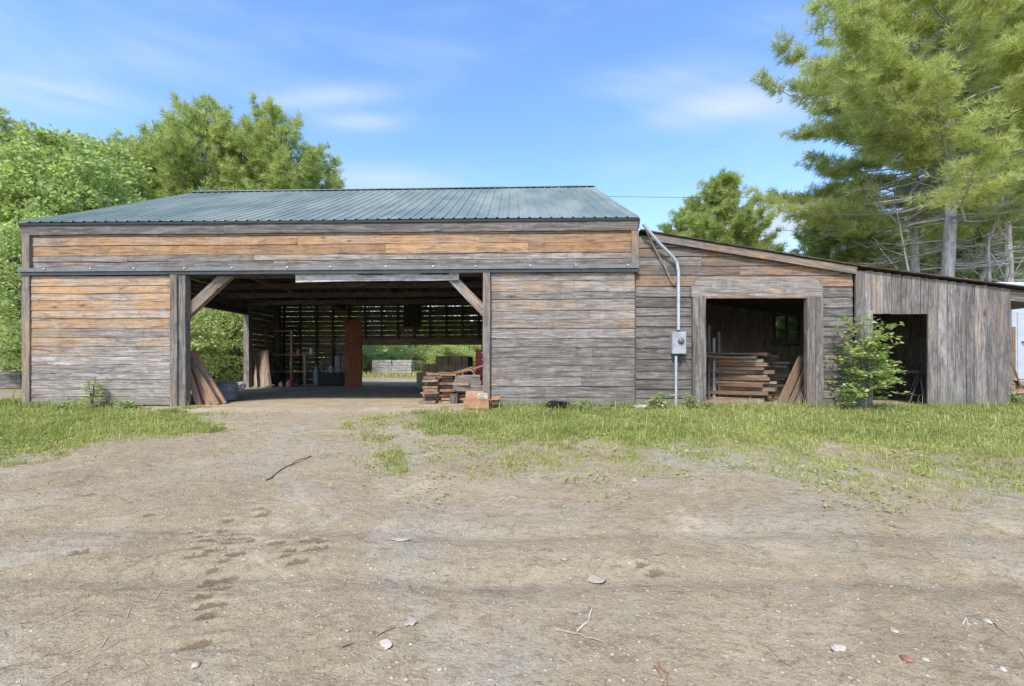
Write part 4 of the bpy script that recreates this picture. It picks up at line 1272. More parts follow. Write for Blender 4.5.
def again(src, label, loc, rz, sc, group=None):
    c = copy_tree(src); c.location = Vector(loc); c.rotation_euler.z = rz; c.scale = sc if isinstance(sc, tuple) else (sc, sc, sc)
    c['label'] = label
    if group: c['group'] = group
    return c


# the big white pine on the right
def prof_big(zn, az):
    w = float(np.interp(zn, [0, .16, .28, .45, .75, 1.0], [5.7, 6.8, 6.9, 6.1, 4.2, .5]))
    return w * (1 + (.10 + .22 * max(0, 1 - zn * 2.2)) * math.cos(az - math.pi))


bp = pine('pine', 27.0, 7.3, prof_big, .56, .30, 1.32, 5, .27, M_PINE, M_PINEBARK, dead=44, lean_=(.4, 0), up=.02)
p1 = plant_tree('pine_tree', bp, 'tallest pine, wide feathery crown over the lean-to and pale double trunk base', 'tree', (P(946, 0, 19.5)[0], 19.5, 0), M_PINEBARK, M_PINE, 'pines behind the lean-to')
bp2 = pine('pine', 21.0, 8.0, lambda zn, az: float(np.interp(zn, [0, .2, .5, 1], [4.4, 5.4, 4.5, .3])), .62, .30, 1.1, 15, .20, M_PINE, M_PINEBARK, dead=50, lean_=(-.5, .3), up=.05)
p2 = plant_tree('pine_tree', bp2, 'slimmer pine with a straight grey trunk left of the tallest pine', 'tree', (P(921, 0, 21.5)[0], 21.5, 0), M_PINEBARK, M_PINE, 'pines behind the lean-to')
again(p2, 'pine at the right edge with dead lower branches behind the trailer', (P(1003, 0, 23)[0], 23, 0), 2.1, 1.1, 'pines behind the lean-to')
again(p2, 'pine behind the white trailer, cut off by the right edge', (P(1060, 0, 25)[0], 25, 0), 4.1, 1.15, 'pines behind the lean-to')
again(p2, 'young pine low behind the lean-to with short bright crown', (P(1024, 0, 30)[0], 30, 0), 1.1, (.6, .6, .5), 'pines behind the lean-to')
# bleached leaning trunk and dead limbs
rg = np.random.default_rng(3)
def dead_tree(px0, px1, pyt, d, r, seed, label):
    rg = np.random.default_rng(seed); a = P(px0, 0, d); a[2] = -.2; b = P(px1, pyt, d + .6); mb = MB()
    pts = [a * (1 - t) + b * t + rg.normal(size=3) * V(.10, .06, .03) for t in np.linspace(0, 1, 9)]
    mb.tube(pts, np.linspace(r, r * .25, 9), 8)
    for k in range(16):
        t = rg.uniform(.3, 1); p = a * (1 - t) + b * t; dd = V(rg.normal(), rg.normal() * .6, rg.uniform(-.2, .7)); dd /= np.linalg.norm(dd); L = rg.uniform(.6, 2.2)
        mb.tube([p, p + dd * L * .5 + rg.normal(size=3) * .08, p + dd * L + V(0, 0, .2)], [r * .28, r * .16, .008], 5, cap=False)
    o = mb.build('dead_tree', M_DEADBARK, loc=a, smooth=True); tag(o, label, 'tree')


dead_tree(962, 1012, 152, 19.0, .13, 31, 'bleached dead trunk leaning right across the big pine')
dead_tree(985, 990, 232, 18.6, .14, 32, 'short bleached stub trunk standing above the lean-to roof end')
dead_tree(930, 893, 205, 18.8, .07, 33, 'thin bleached stem leaning left under the pine crown')
dead_tree(1004, 1009, 236, 18.3, .12, 34, 'knobbly pale dead trunk beside the trailer roof')

# distant pines
fp = pine('pine', 13.5, 1.5, lambda zn, az: float(np.interp(zn, [0, .3, .7, 1], [4.2, 4.6, 3.6, .8])), .42, .36, 1.3, 41, .2, M_PINEFAR, M_BARK, up=.22, ntv=(NT2_V, NT2_F))
f1 = plant_tree('pine_tree', fp, 'round-topped pine standing alone above the lean-to roof', 'tree', (P(722, 0, 33)[0], 33, .3), M_BARK, M_PINEFAR, sc=1.0)
fp2 = pine('pine', 16.5, 1.0, lambda zn, az: float(np.interp(zn, [0, .25, .6, .85, 1], [4.8, 5.0, 4.1, 2.4, .25])), .5, .36, .95, 43, .22, M_PINEFAR, M_BARK, up=.3, ntv=(NT2_V, NT2_F))


def at_top(px, py_top, d, H):        # scale so that a tree of height H tops out where the photo has it
    return (ZC + (HY - py_top) / F * d) / H


for i, (px, pt, d, rz, lab) in enumerate((
        (207, 104, 31, 0, 'tallest pine of the group behind the left of the barn roof'),
        (252, 128, 34, 1.3, 'thin-topped pine right of the tallest one behind the barn roof'),
        (274, 110, 31, 2.6, 'pointed pine standing apart near the middle of the barn roof'),
        (316, 152, 35, 4.1, 'low rightmost pine of the group showing over the barn ridge'),
        (172, 128, 33, 5.0, 'pine left of the tallest one, next to the leafy trees'),
        (130, 144, 36, 3.3, 'pine half hidden among the leafy trees over the roof corner'),
        (-2, 118, 24, 3.9, 'dark-topped pine at the left edge of the view'))):
    s_ = at_top(px, pt, d, 16.5)
    if i == 0: q = plant_tree('pine_tree', fp2, lab, 'tree', (P(px, 0, d)[0], d, 0), M_BARK, M_PINEFAR, 'pines behind the barn', rz, s_)
    else: again(q, lab, (P(px, 0, d)[0], d, 0), rz, (s_ * .92, s_ * .92, s_), 'pines behind the barn')
for i, (px, pt, d, lab) in enumerate(((690, 215, 44, 'low pine behind the lone round-topped pine, to its left'), (842, 192, 26, 'bushy low pine under the left branches of the big pine'), (885, 236, 36, 'dense low pine behind the dead branches'),
                                       (640, 262, 60, 'distant low pine just above the lean-to roof start'))):
    s_ = at_top(px, pt, d, 13.5); again(f1, lab, (P(px, 0, d)[0], d, 0), i * 1.7, s_)

for i, (px, pt, d, lab) in enumerate(((928, 214, 38, 'low pine between the two pale trunks of the right pines'), (978, 196, 36, 'bushy pine filling the gap right of the tallest pine trunk'), (1022, 184, 41, 'bushy pine at the right edge behind the dead trunks'))):
    s_ = at_top(px, pt, d, 13.5); again(f1, lab, (P(px, 0, d)[0], d, 0), 1 + i * 1.9, s_)

# leafy trees on the left
bl = broadleaf(9.5, 3.3, 290, 62, .20, 51, .16, .10, .56)
leafy = [(62, 136, 22, 0.0, 'broad bright green leafy tree beside the left roof corner'), (28, 150, 25, 1.0, 'leafy tree between the roof corner tree and the left edge'),
         (92, 138, 27, 2.2, 'leafy tree behind the roof corner with a rounded top'), (10, 165, 20, 3.0, 'leafy tree at the left edge, lower than its neighbours'),
         (118, 148, 31, 4.4, 'leafy tree peeking over the roof edge next to the pines'), (-40, 130, 23, 5.0, 'leafy tree just past the left edge'),
         (48, 215, 17.5, 2.9, 'short leafy tree closest to the barn wall on the left')]
for i, (px, pt, d, rz, lab) in enumerate(leafy):
    s_ = at_top(px, pt, d, 9.7)
    if i == 0: lt = plant_tree('leafy_tree', bl, lab, 'tree', (P(px, 0, d)[0], d, 0), M_BARK, M_LEAF, 'leafy trees left of the barn', rz, s_)
    else: again(lt, lab, (P(px, 0, d)[0], d, 0), rz, (s_ * (.95 - .07 * (i % 3)), s_ * .9, s_), 'leafy trees left of the barn')
for i, (x, y, q, lab) in enumerate(((-24, 52, 1.15, 'leafy tree far behind the left end of the slatted wall'), (-17, 50, 1.1, 'leafy tree far behind the rust-brown panel'), (-11, 53, 1.2, 'leafy tree far behind the middle of the slatted wall'),
                                      (-5, 50, 1.1, 'leafy tree far behind the right end of the slatted wall'), (2, 54, 1.2, 'leafy tree far behind the barn, hidden by the right door panel'))):
    again(lt, lab, (x, y, 0), i * 1.3, q, 'leafy trees far behind the barn')
# bright trees and shrubs seen through the side doorway
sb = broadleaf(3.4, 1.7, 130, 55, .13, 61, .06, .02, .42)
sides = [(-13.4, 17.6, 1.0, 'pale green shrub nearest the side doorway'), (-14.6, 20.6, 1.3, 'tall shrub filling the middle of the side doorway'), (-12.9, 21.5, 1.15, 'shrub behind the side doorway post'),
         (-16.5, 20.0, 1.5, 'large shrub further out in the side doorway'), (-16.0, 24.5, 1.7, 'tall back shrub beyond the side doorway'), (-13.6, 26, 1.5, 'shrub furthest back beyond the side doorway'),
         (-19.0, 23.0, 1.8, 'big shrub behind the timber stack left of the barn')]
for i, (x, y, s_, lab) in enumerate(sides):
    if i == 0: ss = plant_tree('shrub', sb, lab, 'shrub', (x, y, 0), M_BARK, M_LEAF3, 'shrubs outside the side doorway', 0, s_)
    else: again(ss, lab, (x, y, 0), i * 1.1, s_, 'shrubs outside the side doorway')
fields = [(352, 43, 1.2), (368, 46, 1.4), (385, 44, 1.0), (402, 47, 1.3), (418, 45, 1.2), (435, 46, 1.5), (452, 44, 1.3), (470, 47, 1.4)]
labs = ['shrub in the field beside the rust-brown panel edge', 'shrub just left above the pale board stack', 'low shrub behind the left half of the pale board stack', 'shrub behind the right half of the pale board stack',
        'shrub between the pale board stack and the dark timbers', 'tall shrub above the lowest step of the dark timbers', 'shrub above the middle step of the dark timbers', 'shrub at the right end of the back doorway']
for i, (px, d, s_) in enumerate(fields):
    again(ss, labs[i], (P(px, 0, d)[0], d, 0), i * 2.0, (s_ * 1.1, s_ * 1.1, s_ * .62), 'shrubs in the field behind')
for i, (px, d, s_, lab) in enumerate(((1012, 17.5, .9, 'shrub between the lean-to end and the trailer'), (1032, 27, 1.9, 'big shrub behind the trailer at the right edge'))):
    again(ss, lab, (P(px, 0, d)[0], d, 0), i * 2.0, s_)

# far wood closing the horizon
def far_wood():
    rg = np.random.default_rng(71); mb = MB(); N = 26000
    th = rg.uniform(-1.25, 1.25, N); r = rg.uniform(62, 95, N); x = r * np.sin(th) * 1.0; y = r * np.cos(th)
    top = 5 + 5.5 * fbm(th * 9, r * .03, 2.2, 3, 3); z = rg.uniform(0, 1, N) ** .8 * top
    pos = np.stack([x, y, z], 1); dr = rg.normal(size=(N, 3))
    tn = np.stack([fbm(th * 60, z, 1, 2, 5), rg.uniform(0, .9, N), rg.uniform(.1, .8, N)], 1)
    mb.scatter(LEAF_V, LEAF_F, pos, frames(dr, rg.uniform(0, 6.28, N)), rg.uniform(.8, 1.7, N), tn)
    tag(mb.build('far_wood', M_PINEFAR), 'far green wood closing off the fields behind', 'wood', kind='stuff')


far_wood()


# the shrub before the small doorway: upright stems with flat leafy sprays
def spray_bush(H, W, nst, leaf, seed, per=10):
    rg = np.random.default_rng(seed); tb = MB(); cb = MB(); pos = []; dr = []; sz = []; tn = []
    for k in range(nst):
        az = rg.uniform(0, 6.28); sp = rg.uniform(.05, .55) * W * .5; h = H * rg.uniform(.5, 1.0) * (1 - .25 * sp / W)
        tip = V(math.cos(az) * sp, math.sin(az) * sp * .8, h)
        pth = lambda t: V(tip[0] * t ** 1.4, tip[1] * t ** 1.4, h * t)
        tb.tube([pth(t) for t in np.linspace(0, 1, 7)], np.linspace(.014, .003, 7), 5, cap=False)
        for j in range(int(6 + h * 4.5)):
            t = rg.uniform(.18, 1); b0 = pth(t); a2 = az + rg.normal(0, 1.3); L = W * .30 * (1.0 - .35 * t) * rg.uniform(.35, 1.3)
            dd = V(math.cos(a2), math.sin(a2), rg.uniform(-.1, .35)); tb.tube([b0, b0 + dd * L * .5 + V(0, 0, .02), b0 + dd * L], [.005, .004, .002], 3, cap=False)
            m = int(per * L / .25 + 4); u = rg.uniform(.15, 1.05, m)
            pos.append(b0 + dd * L * u[:, None] + rg.normal(size=(m, 3)) * V(.035, .035, .02))
            sd = np.stack([-dd[1] * np.ones(m), dd[0] * np.ones(m), np.zeros(m)], 1) * rg.choice([-1, 1], (m, 1))
            dr.append(dd * .7 + sd * rg.uniform(.3, 1.2, (m, 1)) + rg.normal(size=(m, 3)) * .22 + V(0, 0, -.05)); sz.append(leaf * rg.uniform(.6, 1.25, m))
            k2 = rg.uniform(0, 1); tn.append(np.stack([np.clip(k2 * .6 + rg.uniform(0, .4, m), 0, 1), rg.uniform(0, 1, m), rg.uniform(.2, .95, m)], 1))
    pos = np.concatenate(pos); dr = np.concatenate(dr); sz = np.concatenate(sz); tn = np.concatenate(tn)
    cb.scatter(LEAF_V, LEAF_F, pos, frames(dr, rg.normal(0, .5, len(pos))), sz, tn); return tb, cb


t = thing('shrub', 'bright green leafy shrub growing in front of the small dark doorway', 'shrub'); a, b = spray_bush(2.1, 1.7, 13, .095, 81, 9)
a.build('stem', M_BARK, t, smooth=True); b.build('foliage', M_LEAF2, t); t.location = Vector((P(866, 0, 9.25)[0], 9.25, -.02))
def weed(px, d, H, W, n, leaf, seed, label):
    t = thing('weed', label, 'weed'); a, b = spray_bush(H, W, n, leaf, seed, 8)
    a.build('stem', M_BARK, t); b.build('foliage', M_LEAF2, t); x = P(px, 0, d)[0]; t.location = Vector((x, d, float(ground_h(x, d)) - .01))


weed(92, 9.35, .85, .62, 4, .075, 91, 'tall leafy weed against the left door panel')
weed(126, 9.4, .28, .5, 7, .06, 92, 'low weed clump right of the tall weed')
weed(655, 9.45, .38, .7, 8, .07, 93, 'leafy weed clump at the barn corner left of the conduit')
weed(690, 9.45, .36, .5, 7, .06, 94, 'leafy weed clump right of the conduit foot')
weed(583, 9.4, .22, .6, 8, .06, 95, 'low weeds under the grey right door panel')
weed(845, 9.35, .5, .6, 8, .06, 96, 'weed clump at the left foot of the big shrub')
weed(1013, 9.8, .45, .6, 8, .06, 97, 'weed clump at the outer corner of the lean-to')
weed(64, 9.3, .22, .6, 8, .06, 98, 'low weeds left of the tall weed')
weed(708, 9.4, .22, .4, 6, .05, 99, 'small weeds at the left post of the lean-to doorway')


def grass():
    rg = np.random.default_rng(101); mb = MB(); P_ = []
    N = 1400000
    x = rg.uniform(-13, 15, N); y = rg.uniform(2.7, 12, N)
    y = np.where(y > 9.66, np.where(np.abs(x) > 10.6, y, rg.uniform(7.0, 9.66, N)), y)
    w = grass_w(x, y); w = np.where((y > 9.62) & (x > -10.4) & (x < 10.7), 0, w)
    clump = fbm(x, y, 6.5, 3, 13)
    dn = np.clip(w * 1.18 + (fbm(x, y, 2.1, 4, 19) - .5) * 1.5 + (clump - .5) * 1.5 - .22, 0, 1) * (w > .03)
    p = dn ** 1.5 * .34
    keep = rg.uniform(0, 1, N) < p
    x, y, w, clump = x[keep], y[keep], w[keep], clump[keep]
    # scattered thin weeds on bare dirt
    xs_ = rg.uniform(-9, 10, 40000); ys_ = rg.uniform(2.5, 9, 40000); q = (fbm(xs_, ys_, 1.3, 4, 44) > .60) & (fbm(xs_, ys_, 7.0, 2, 45) > .60)
    x = np.concatenate([x, xs_[q]]); y = np.concatenate([y, ys_[q]]); w = np.concatenate([w, .25 + 0 * xs_[q]]); clump = np.concatenate([clump, .5 + 0 * xs_[q]])
    n = len(x); z = ground_h(x, y)
    wall = np.exp(-np.maximum(0, 9.62 - y) / .22)
    tall = rg.uniform(0, 1, n) < .03
    L = (.013 + .041 * w) * rg.uniform(.45, 1.4, n) * (.35 + 1.0 * clump + 1.0 * fbm(x, y, 1.3, 3, 29)) * (1 + 1.3 * tall) * (1 + 1.1 * wall * (rg.uniform(0, 1, n) < .5))
    az = rg.uniform(0, 6.28, n); bend = rg.uniform(.2, 1.0, n); wd = rg.uniform(.0035, .008, n) * np.clip(.1 + .12 * y, .4, 1.2)
    fx, fy = np.cos(az), np.sin(az); sx_, sy_ = -fy * wd, fx * wd
    mid = np.stack([x + fx * L * bend * .25, y + fy * L * bend * .25, z + L * .6], 1); tip = np.stack([x + fx * L * bend * .8, y + fy * L * bend * .8, z + L * (1.05 - .4 * bend)], 1)
    b0 = np.stack([x - sx_, y - sy_, z - .004], 1); b1 = np.stack([x + sx_, y + sy_, z - .004], 1); m0 = mid - np.stack([sx_, sy_, 0 * sx_], 1) * .75; m1 = mid + np.stack([sx_, sy_, 0 * sx_], 1) * .75
    v = np.stack([b0, b1, m1, m0, tip], 1).reshape(-1, 3); i = np.arange(n) * 5
    tn = np.repeat(np.stack([np.clip(fbm(x, y, 1.1, 4, 17) * 2.2 - .6 + rg.uniform(-.2, .2, n), 0, 1), np.clip(rg.uniform(0, .95, n) + .16 * (1 - w) + .3 * tall, 0, 1), np.clip(rg.uniform(.1, .9, n) + .5 * (fbm(x, y, 2.4, 3, 37) - .5), 0, 1)], 1), 5, axis=0)
    mb.add(v, np.stack([i, i + 1, i + 2, i + 3], 1), tn)
    k = mb.n - len(v); mb.f3.append(np.stack([i + 3, i + 2, i + 4], 1) + k)
    # broad weed leaves low among the blades
    M = 140000; lx = rg.uniform(-12, 13, M); ly = rg.uniform(2.9, 9.62, M); lw = grass_w(lx, ly)
    q = rg.uniform(0, 1, M) < (lw * .5 + .03 * sstep(.02, .2, lw)) * sstep(.45, .62, fbm(lx, ly, 2.6, 4, 81)); lx, ly, lw = lx[q], ly[q], lw[q]; m = len(lx)
    pos = np.stack([lx, ly, ground_h(lx, ly) + rg.uniform(.01, .05, m)], 1); az = rg.uniform(0, 6.28, m)
    dr = np.stack([np.cos(az), np.sin(az), rg.uniform(-.1, .7, m)], 1)
    mb.scatter(LEAF_V, LEAF_F, pos, frames(dr, rg.normal(0, .5, m)), rg.uniform(.025, .06, m), np.stack([rg.uniform(0, .8, m), rg.uniform(0, .9, m), rg.uniform(.3, 1, m)], 1))
    tag(mb.build('grass', M_GRASS), 'ragged green grass growing along the foot of the barn and lean-to', 'grass', kind='stuff')
    print('blades', n)


grass()


def far_grass():
    rg = np.random.default_rng(103); mb = MB(); N = 16000
    x = rg.uniform(-26, 8, N); y = rg.uniform(20, 44, N) ; keep = (grass_w(x, y) > .3) & (rg.uniform(0, 1, N) < .9)
    x, y = x[keep], y[keep]; n = len(x); pos = np.stack([x, y, np.zeros(n) + .02], 1); dr = rg.normal(size=(n, 3)) * .35 + V(0, 0, 1)
    tn = np.stack([rg.uniform(0, 1, n), rg.uniform(0, 1, n), rg.uniform(.3, 1, n)], 1)
    mb.scatter(LEAF_V * V(1, .25, 1), LEAF_F, pos, frames(dr, rg.uniform(0, 6.28, n)), rg.uniform(.2, .5, n), tn)
    tag(mb.build('meadow', M_GRASS), 'tall meadow grass in the field behind the barn', 'grass', kind='stuff')


far_grass()


def pebbles():
    rg = np.random.default_rng(111); mb = MB(); N = 9000
    t = (1 + 5 ** .5) / 2
    iv = np.array([(-1, t, 0), (1, t, 0), (-1, -t, 0), (1, -t, 0), (0, -1, t), (0, 1, t), (0, -1, -t), (0, 1, -t), (t, 0, -1), (t, 0, 1), (-t, 0, -1), (-t, 0, 1)]) / 1.9
    fi = np.array([(0, 11, 5), (0, 5, 1), (0, 1, 7), (0, 7, 10), (0, 10, 11), (1, 5, 9), (5, 11, 4), (11, 10, 2), (10, 7, 6), (7, 1, 8), (3, 9, 4), (3, 4, 2), (3, 2, 6), (3, 6, 8), (3, 8, 9), (4, 9, 5), (2, 4, 11), (6, 2, 10), (8, 6, 7), (9, 8, 1)])
    y = 1.8 + 7.6 * rg.uniform(0, 1, N) ** 1.6; x = rg.uniform(-1.25, 1.25, N) * y
    d = fbm(x, y, .9, 3, 61); k = rg.uniform(0, 1, N) < sstep(.30, .62, d); x, y = x[k], y[k]; n = len(x)
    s = .0026 + .009 * rg.uniform(0, 1, n) ** 4 + .002 * rg.uniform(0, 1, n)
    z = ground_h(x, y) + s * .15
    R = frames(rg.normal(size=(n, 3)) * V(1, 1, .15), rg.normal(0, .3, n))
    sc3 = s[:, None] * np.array([1.2, 1.0, .65])
    mb.scatter(iv, fi, np.stack([x, y, z], 1), R, sc3, rg.uniform(0, 1, (n, 3)))
    tag(mb.build('pebbles', M_PEB, smooth=True), 'small loose pebbles and grit strewn over the bare dirt', 'pebbles', kind='stuff')


pebbles()


def straw():
    rg = np.random.default_rng(121); mb = MB(); N = 5200
    y = 1.8 + 7.4 * rg.uniform(0, 1, N) ** 1.4; x = rg.uniform(-1.25, 1.25, N) * y; d = fbm(x, y, .75, 3, 63); k = rg.uniform(0, 1, N) < sstep(.36, .66, d); x, y = x[k], y[k]; n = len(x)
    L = rg.uniform(.02, .11, n); az = rg.normal(0, .8, n) + .2; dx, dy = np.cos(az) * L / 2, np.sin(az) * L / 2; wd = rg.uniform(.001, .0028, n)
    ax, ay = -np.sin(az) * wd, np.cos(az) * wd
    cz = .006
    q = []
    for (u, s_) in ((-1, -1), (-1, 1), (1, 1), (1, -1)):
        xx = x + dx * u + ax * s_; yy = y + dy * u + ay * s_; q.append(np.stack([xx, yy, ground_h(x + dx * u, y + dy * u) + cz], 1))
    v = np.stack(q, 1).reshape(-1, 3); i = np.arange(n) * 4; mb.add(v, np.stack([i, i + 1, i + 2, i + 3], 1), np.repeat(rg.uniform(0, 1, (n, 3)), 4, axis=0))
    tag(mb.build('straw', M_STRAW), 'bits of dead straw and bark lying over the bare dirt', 'straw', kind='stuff')


straw()


# ------------------------------------------------------------------ single things lying in the yard
def gpt(px, py, dz=0.0):
    x, y = ground_pt(px, py); return V(x, y, float(ground_h(x, y)) + dz)


def stick(pxs, r, mat, label, name='stick'):
    pts = []
    for a, b in zip(pxs[:-1], pxs[1:]):
        for t in np.linspace(0, 1, 5)[:-1]: pts.append(gpt(a[0] * (1 - t) + b[0] * t, a[1] * (1 - t) + b[1] * t, r * .8))
    pts.append(gpt(*pxs[-1], r * .8)); pts = np.array(pts); pts += np.random.default_rng(len(label)).normal(size=pts.shape) * r * .5
    mb = MB(); mb.tube(pts, np.linspace(r, r * .45, len(pts)), 6); c = pts[len(pts) // 2]
    o = mb.build(name, mat, loc=c, smooth=True); tag(o, label, 'stick')


stick([(266, 485), (284, 472), (312, 460)], .016, M_STICK, 'long dark stick lying on bare dirt in front of the big doorway')
stick([(556, 630), (580, 638), (607, 647)], .007, M_STICK, 'dark twig lying just below the curved pale twig')
stick([(577, 634), (588, 624), (592, 609)], .007, M_BONE, 'curved pale twig lying upright in the yard foreground')
stick([(342, 656), (368, 644), (394, 632)], .008, M_STICK, 'dark twig in the foreground left of the curved pale twig')
stick([(654, 668), (660, 676), (664, 690)], .005, M_BRICK, 'left one of two reddish twigs at the bottom edge')
stick([(658, 666), (666, 676), (668, 690)], .005, M_BRICK, 'right one of two reddish twigs at the bottom edge')
stick([(990, 622), (1000, 634), (1010, 641)], .006, M_STICK, 'short twig beside the white stone at lower right')
stick([(963, 628), (966, 621), (969, 632)], .004, M_BONE, 'tiny bent pale twig left of the white stone at lower right')


def stone(px, py, r, mat, label, sq=.55, seed=0, name='stone', cat='stone'):
    rg = np.random.default_rng(seed); c = gpt(px, py, r * sq * .45); mb = MB(); n, m = 7, 11; v = []
    k = rg.uniform(.75, 1.3, 3)
    for i in range(n):
        for j in range(m):
            th = math.pi * i / (n - 1); ph = 2 * math.pi * j / m; rr = r * (1 + .12 * math.sin(2 * ph + seed) + (.10 * rg.normal() if 0 < i < n - 1 else 0))
            v.append((c[0] + rr * k[0] * math.sin(th) * math.cos(ph), c[1] + rr * k[1] * math.sin(th) * math.sin(ph), c[2] + rr * sq * math.cos(th)))
    mb.add(v, [(i * m + j, (i + 1) * m + j, (i + 1) * m + (j + 1) % m, i * m + (j + 1) % m) for i in range(n - 1) for j in range(m)])
    o = mb.build(name, mat, loc=c, smooth=True); tag(o, label, cat)


stone(987, 625, .022, M_PAPER, 'smooth white stone near the right edge of the foreground', .6, 1)
stone(925, 668, .020, M_PAPER, 'white stone right of the orange brick shard', .5, 2)
stone(907, 668, .030, M_BRICK, 'orange brick shard lying in the foreground dirt', .4, 3, 'brick_shard', 'brick')
stone(894, 637, .018, M_PAPER, 'white chip above the curled bark piece', .5, 4)
stone(878, 669, .010, M_PAPER, 'tiny white pebble at the bottom right', .6, 5)
stone(1003, 678, .016, M_PEB, 'grey brown pebble near the bottom right corner', .6, 6)
stone(440, 672, .014, M_PAPER, 'tiny white pebble at the bottom centre left', .6, 7)
stone(196, 674, .02, M_PAPER, 'pale pebble at the bottom left', .5, 8)
stone(640, 408, .16, M_CONC, 'flat grey stone at the barn corner, nearest the door panel', .3, 9)
stone(655, 408, .15, M_CONC, 'pale flat stone at the barn corner, nearest the conduit', .3, 10)
stone(530, 404, .18, M_CONC, 'low flat stone under the left of the grey door panel', .2, 12)


def shard(px, py, L, w, rot, mat, label, name, cat, curl=.2):
    rg_ = np.random.default_rng(int(px)); L *= .8; w *= .75
    c = gpt(px, py, .006); mb = MB(); n = 8; v = []; ca, sa = math.cos(rot), math.sin(rot)
    for i in range(n):
        t = i / (n - 1) - .5; ww = w * (1 - abs(t) ** 2 * 3) * .5 * rg_.uniform(.55, 1.35) + .003
        for s_ in (-1, 1):
            for th in (0, .004):
                x = t * L; y = s_ * ww * rg_.uniform(.7, 1.3) + w * .18 * math.sin(5 * t + px); z = curl * L * (t * t * 1.6) + .25 * ww * (s_ > 0) + th
                X = c[0] + x * ca - y * sa; Y = c[1] + x * sa + y * ca
                v.append((X, Y, float(ground_h(X, Y)) * .5 + (c[2] - .006) * .5 + .006 + z))
    f = []
    for i in range(n - 1):
        o = i * 4
        f += [(o, o + 4, o + 6, o + 2), (o + 1, o + 3, o + 7, o + 5), (o, o + 1, o + 5, o + 4), (o + 2, o + 6, o + 7, o + 3)]
    f += [(0, 2, 3, 1), (n * 4 - 4, n * 4 - 3, n * 4 - 1, n * 4 - 2)]
    mb.add(v, f); o = mb.build(name, mat, loc=c); tag(o, label, cat)


shard(838, 655, .10, .04, .3, M_BONE, 'curled pale bark piece in the right foreground', 'bark_piece', 'bark')
shard(597, 578, .13, .10, -.8, M_PAPER, 'torn white paper scrap in the middle of the yard', 'paper_scrap', 'paper', .35)
shard(400, 543, .20, .05, .12, M_PAPER, 'long white sliver lying in the yard left of centre', 'wood_sliver', 'sliver', .05)
shard(386, 650, .09, .06, -.3, M_BONE, 'tan dead leaf in the foreground left of centre', 'dead_leaf', 'leaf')
shard(410, 627, .09, .05, .5, M_PAPER, 'whitish wood chip near the left foreground twig', 'wood_chip', 'chip')
shard(564, 560, .05, .03, .5, M_PAPER, 'tiny white chip above the torn paper scrap', 'wood_chip', 'chip')

# black tangle of netting in the grass before the grey door panel
rg = np.random.default_rng(5); mb = MB(); c = gpt(558, 410, .07)
for k in range(26):
    th = np.linspace(0, 6.28, 14); q = rg.normal(size=3); q /= np.linalg.norm(q); a = np.cross(q, rg.normal(size=3)); a /= np.linalg.norm(a); b = np.cross(q, a); r = rg.uniform(.07, .15)
    pts = c + (np.cos(th)[:, None] * a * r * V(1.6, 1, .75) + np.sin(th)[:, None] * b * r * V(1.6, 1, .75)) + rg.normal(size=3) * V(.09, .05, .025); pts[:, 2] = np.maximum(pts[:, 2], c[2] - .075)
    mb.tube(pts, .008, 4, cap=False)
tag(mb.build('netting', M_BLACK, loc=c), 'black tangled netting lying in grass before the grey door panel', 'netting')

# ------------------------------------------------------------------ sky, sun, camera
SUN_EL, SUN_AZ = math.radians(49), math.radians(200)
w = bpy.data.worlds.new('World'); SC.world = w; w.use_nodes = True
nt = w.node_tree; nt.nodes.clear(); n = NT(nt)
out = n.node('ShaderNodeOutputWorld'); bg = n.node('ShaderNodeBackground'); bg.inputs[1].default_value = .14
sky = n.node('ShaderNodeTexSky', sky_type='NISHITA'); sky.sun_disc = False; sky.sun_elevation = SUN_EL; sky.sun_rotation = SUN_AZ
sky.air_density = 1.0; sky.dust_density = .3; sky.ozone_density = 2.0
co = n.node('ShaderNodeTexCoord').outputs['Generated']; xyz = n.sep(co)
yy = n.m('MAXIMUM', xyz[1], .08); u = n.m('DIVIDE', xyz[0], yy); v = n.m('DIVIDE', xyz[2], yy)
wob = n.noise(co, 7.0, 6, .6); wisp = n.noise(n.vmul(n.comb(n.m('MULTIPLY_ADD', v, .9, u), n.m('MULTIPLY_ADD', u, .22, v), xyz[1]), (2.2, 9.0, 2.0)), 1.0, 7, .58, .6)
tot = None
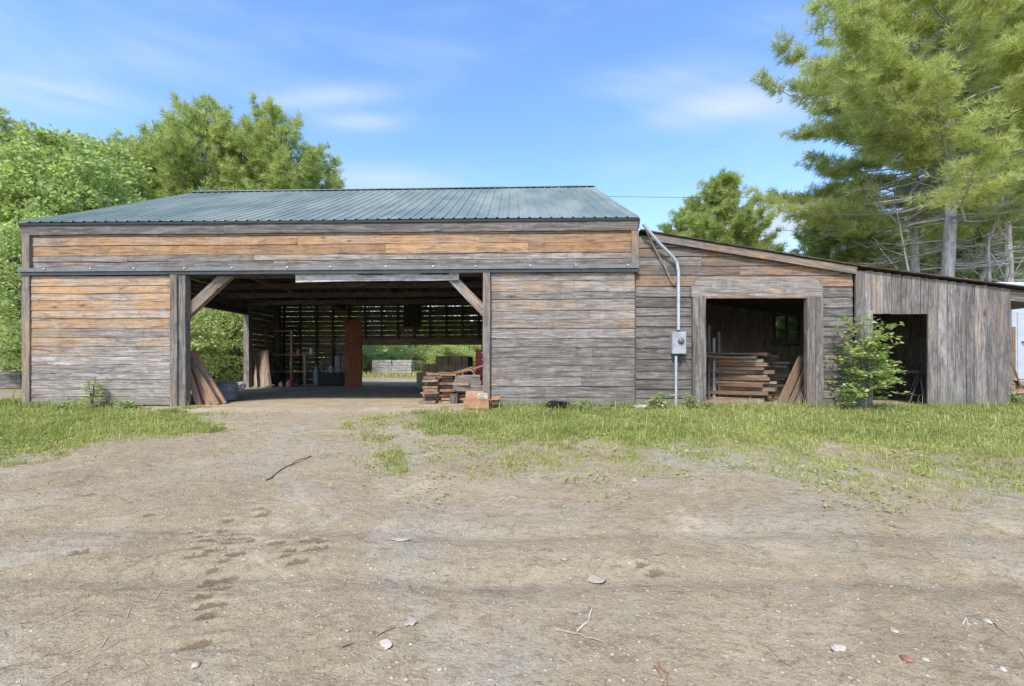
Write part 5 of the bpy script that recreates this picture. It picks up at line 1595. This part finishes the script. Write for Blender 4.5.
for (px, py, su, sv, k, sl) in ((40, 96, 105, 20, .75, .16), (325, 97, 62, 11, .6, -.05), (360, 122, 45, 9, .55, .02), (440, 52, 60, 14, .22, .1), (640, 82, 75, 16, .42, -.1), (735, 104, 85, 22, .75, -.12),
                                (775, 228, 48, 22, 2.2, -.15), (385, 180, 85, 16, .6, 0), (770, 20, 50, 14, .3, 0), (885, 235, 80, 22, .9, 0), (120, 60, 120, 20, .28, .1)):
    cu, cv = (px - CX) / F, (HY - py) / F
    du = n.m('SUBTRACT', u, cu); dv = n.m('SUBTRACT', n.m('SUBTRACT', v, cv), n.m('MULTIPLY', du, -sl))
    a = n.m('MULTIPLY', du, F / su); b = n.m('MULTIPLY', dv, F / sv)
    e = n.m('EXPONENT', n.m('MULTIPLY', n.m('ADD', n.m('MULTIPLY', a, a), n.m('MULTIPLY', b, b)), -1.0)); e = n.m('MULTIPLY', e, k)
    tot = e if tot is None else n.m('ADD', tot, e)
tot = n.m('MULTIPLY', tot, n.rng(xyz[1], .1, .3))
veil = n.m('MULTIPLY', n.rng(n.noise(n.vmul(co, (1.6, 1.6, 6.0)), 1.6, 6, .55, .4), .42, .75, .04, .30), 1.0)
cl = n.m('ADD', n.m('MULTIPLY', tot, n.rng(wisp, .28, .70, .12, 1.15)), veil); cl = n.m('MINIMUM', cl, .95)
hs = n.node('ShaderNodeHueSaturation'); hs.inputs['Saturation'].default_value = 1.18; hs.inputs['Value'].default_value = 1.0; n.link(sky.outputs[0], hs.inputs['Color'])
col = n.mix(cl, n.mix(1.0, hs.outputs[0], (1.14, 1.06, 1.10), 'MULTIPLY'), (2.2, 2.6, 3.3))
n.link(col, bg.inputs[0]); n.link(bg.outputs[0], out.inputs[0])
sl_ = bpy.data.lights.new('Sun', 'SUN'); sl_.energy = 2.2; sl_.angle = math.radians(10); sl_.color = (1, .95, .87)
so = bpy.data.objects.new('Sun', sl_); COL.objects.link(so)
sd = Vector((math.sin(SUN_AZ) * math.cos(SUN_EL), math.cos(SUN_AZ) * math.cos(SUN_EL), math.sin(SUN_EL)))
so.rotation_euler = sd.to_track_quat('Z', 'Y').to_euler(); so.location = sd * 60
cam = bpy.data.cameras.new('Camera'); cam.sensor_width = 36; cam.lens = F / 1024 * 36; cam.shift_y = (HY - 343) / 1024; cam.clip_end = 2000; cam.clip_start = .05
co_ = bpy.data.objects.new('Camera', cam); COL.objects.link(co_); co_.location = (0, 0, ZC); co_.rotation_euler = (math.radians(90), 0, 0); SC.camera = co_
SC.view_settings.view_transform = 'Standard'; SC.view_settings.look = 'None'; SC.view_settings.gamma = 1; SC.view_settings.use_curve_mapping = False
SC.view_settings.exposure = 1.22
SC.cycles.max_bounces = 10; SC.cycles.diffuse_bounces = 5; SC.cycles.transparent_max_bounces = 10; SC.cycles.use_denoising = True; SC.cycles.denoising_prefilter = 'NONE'
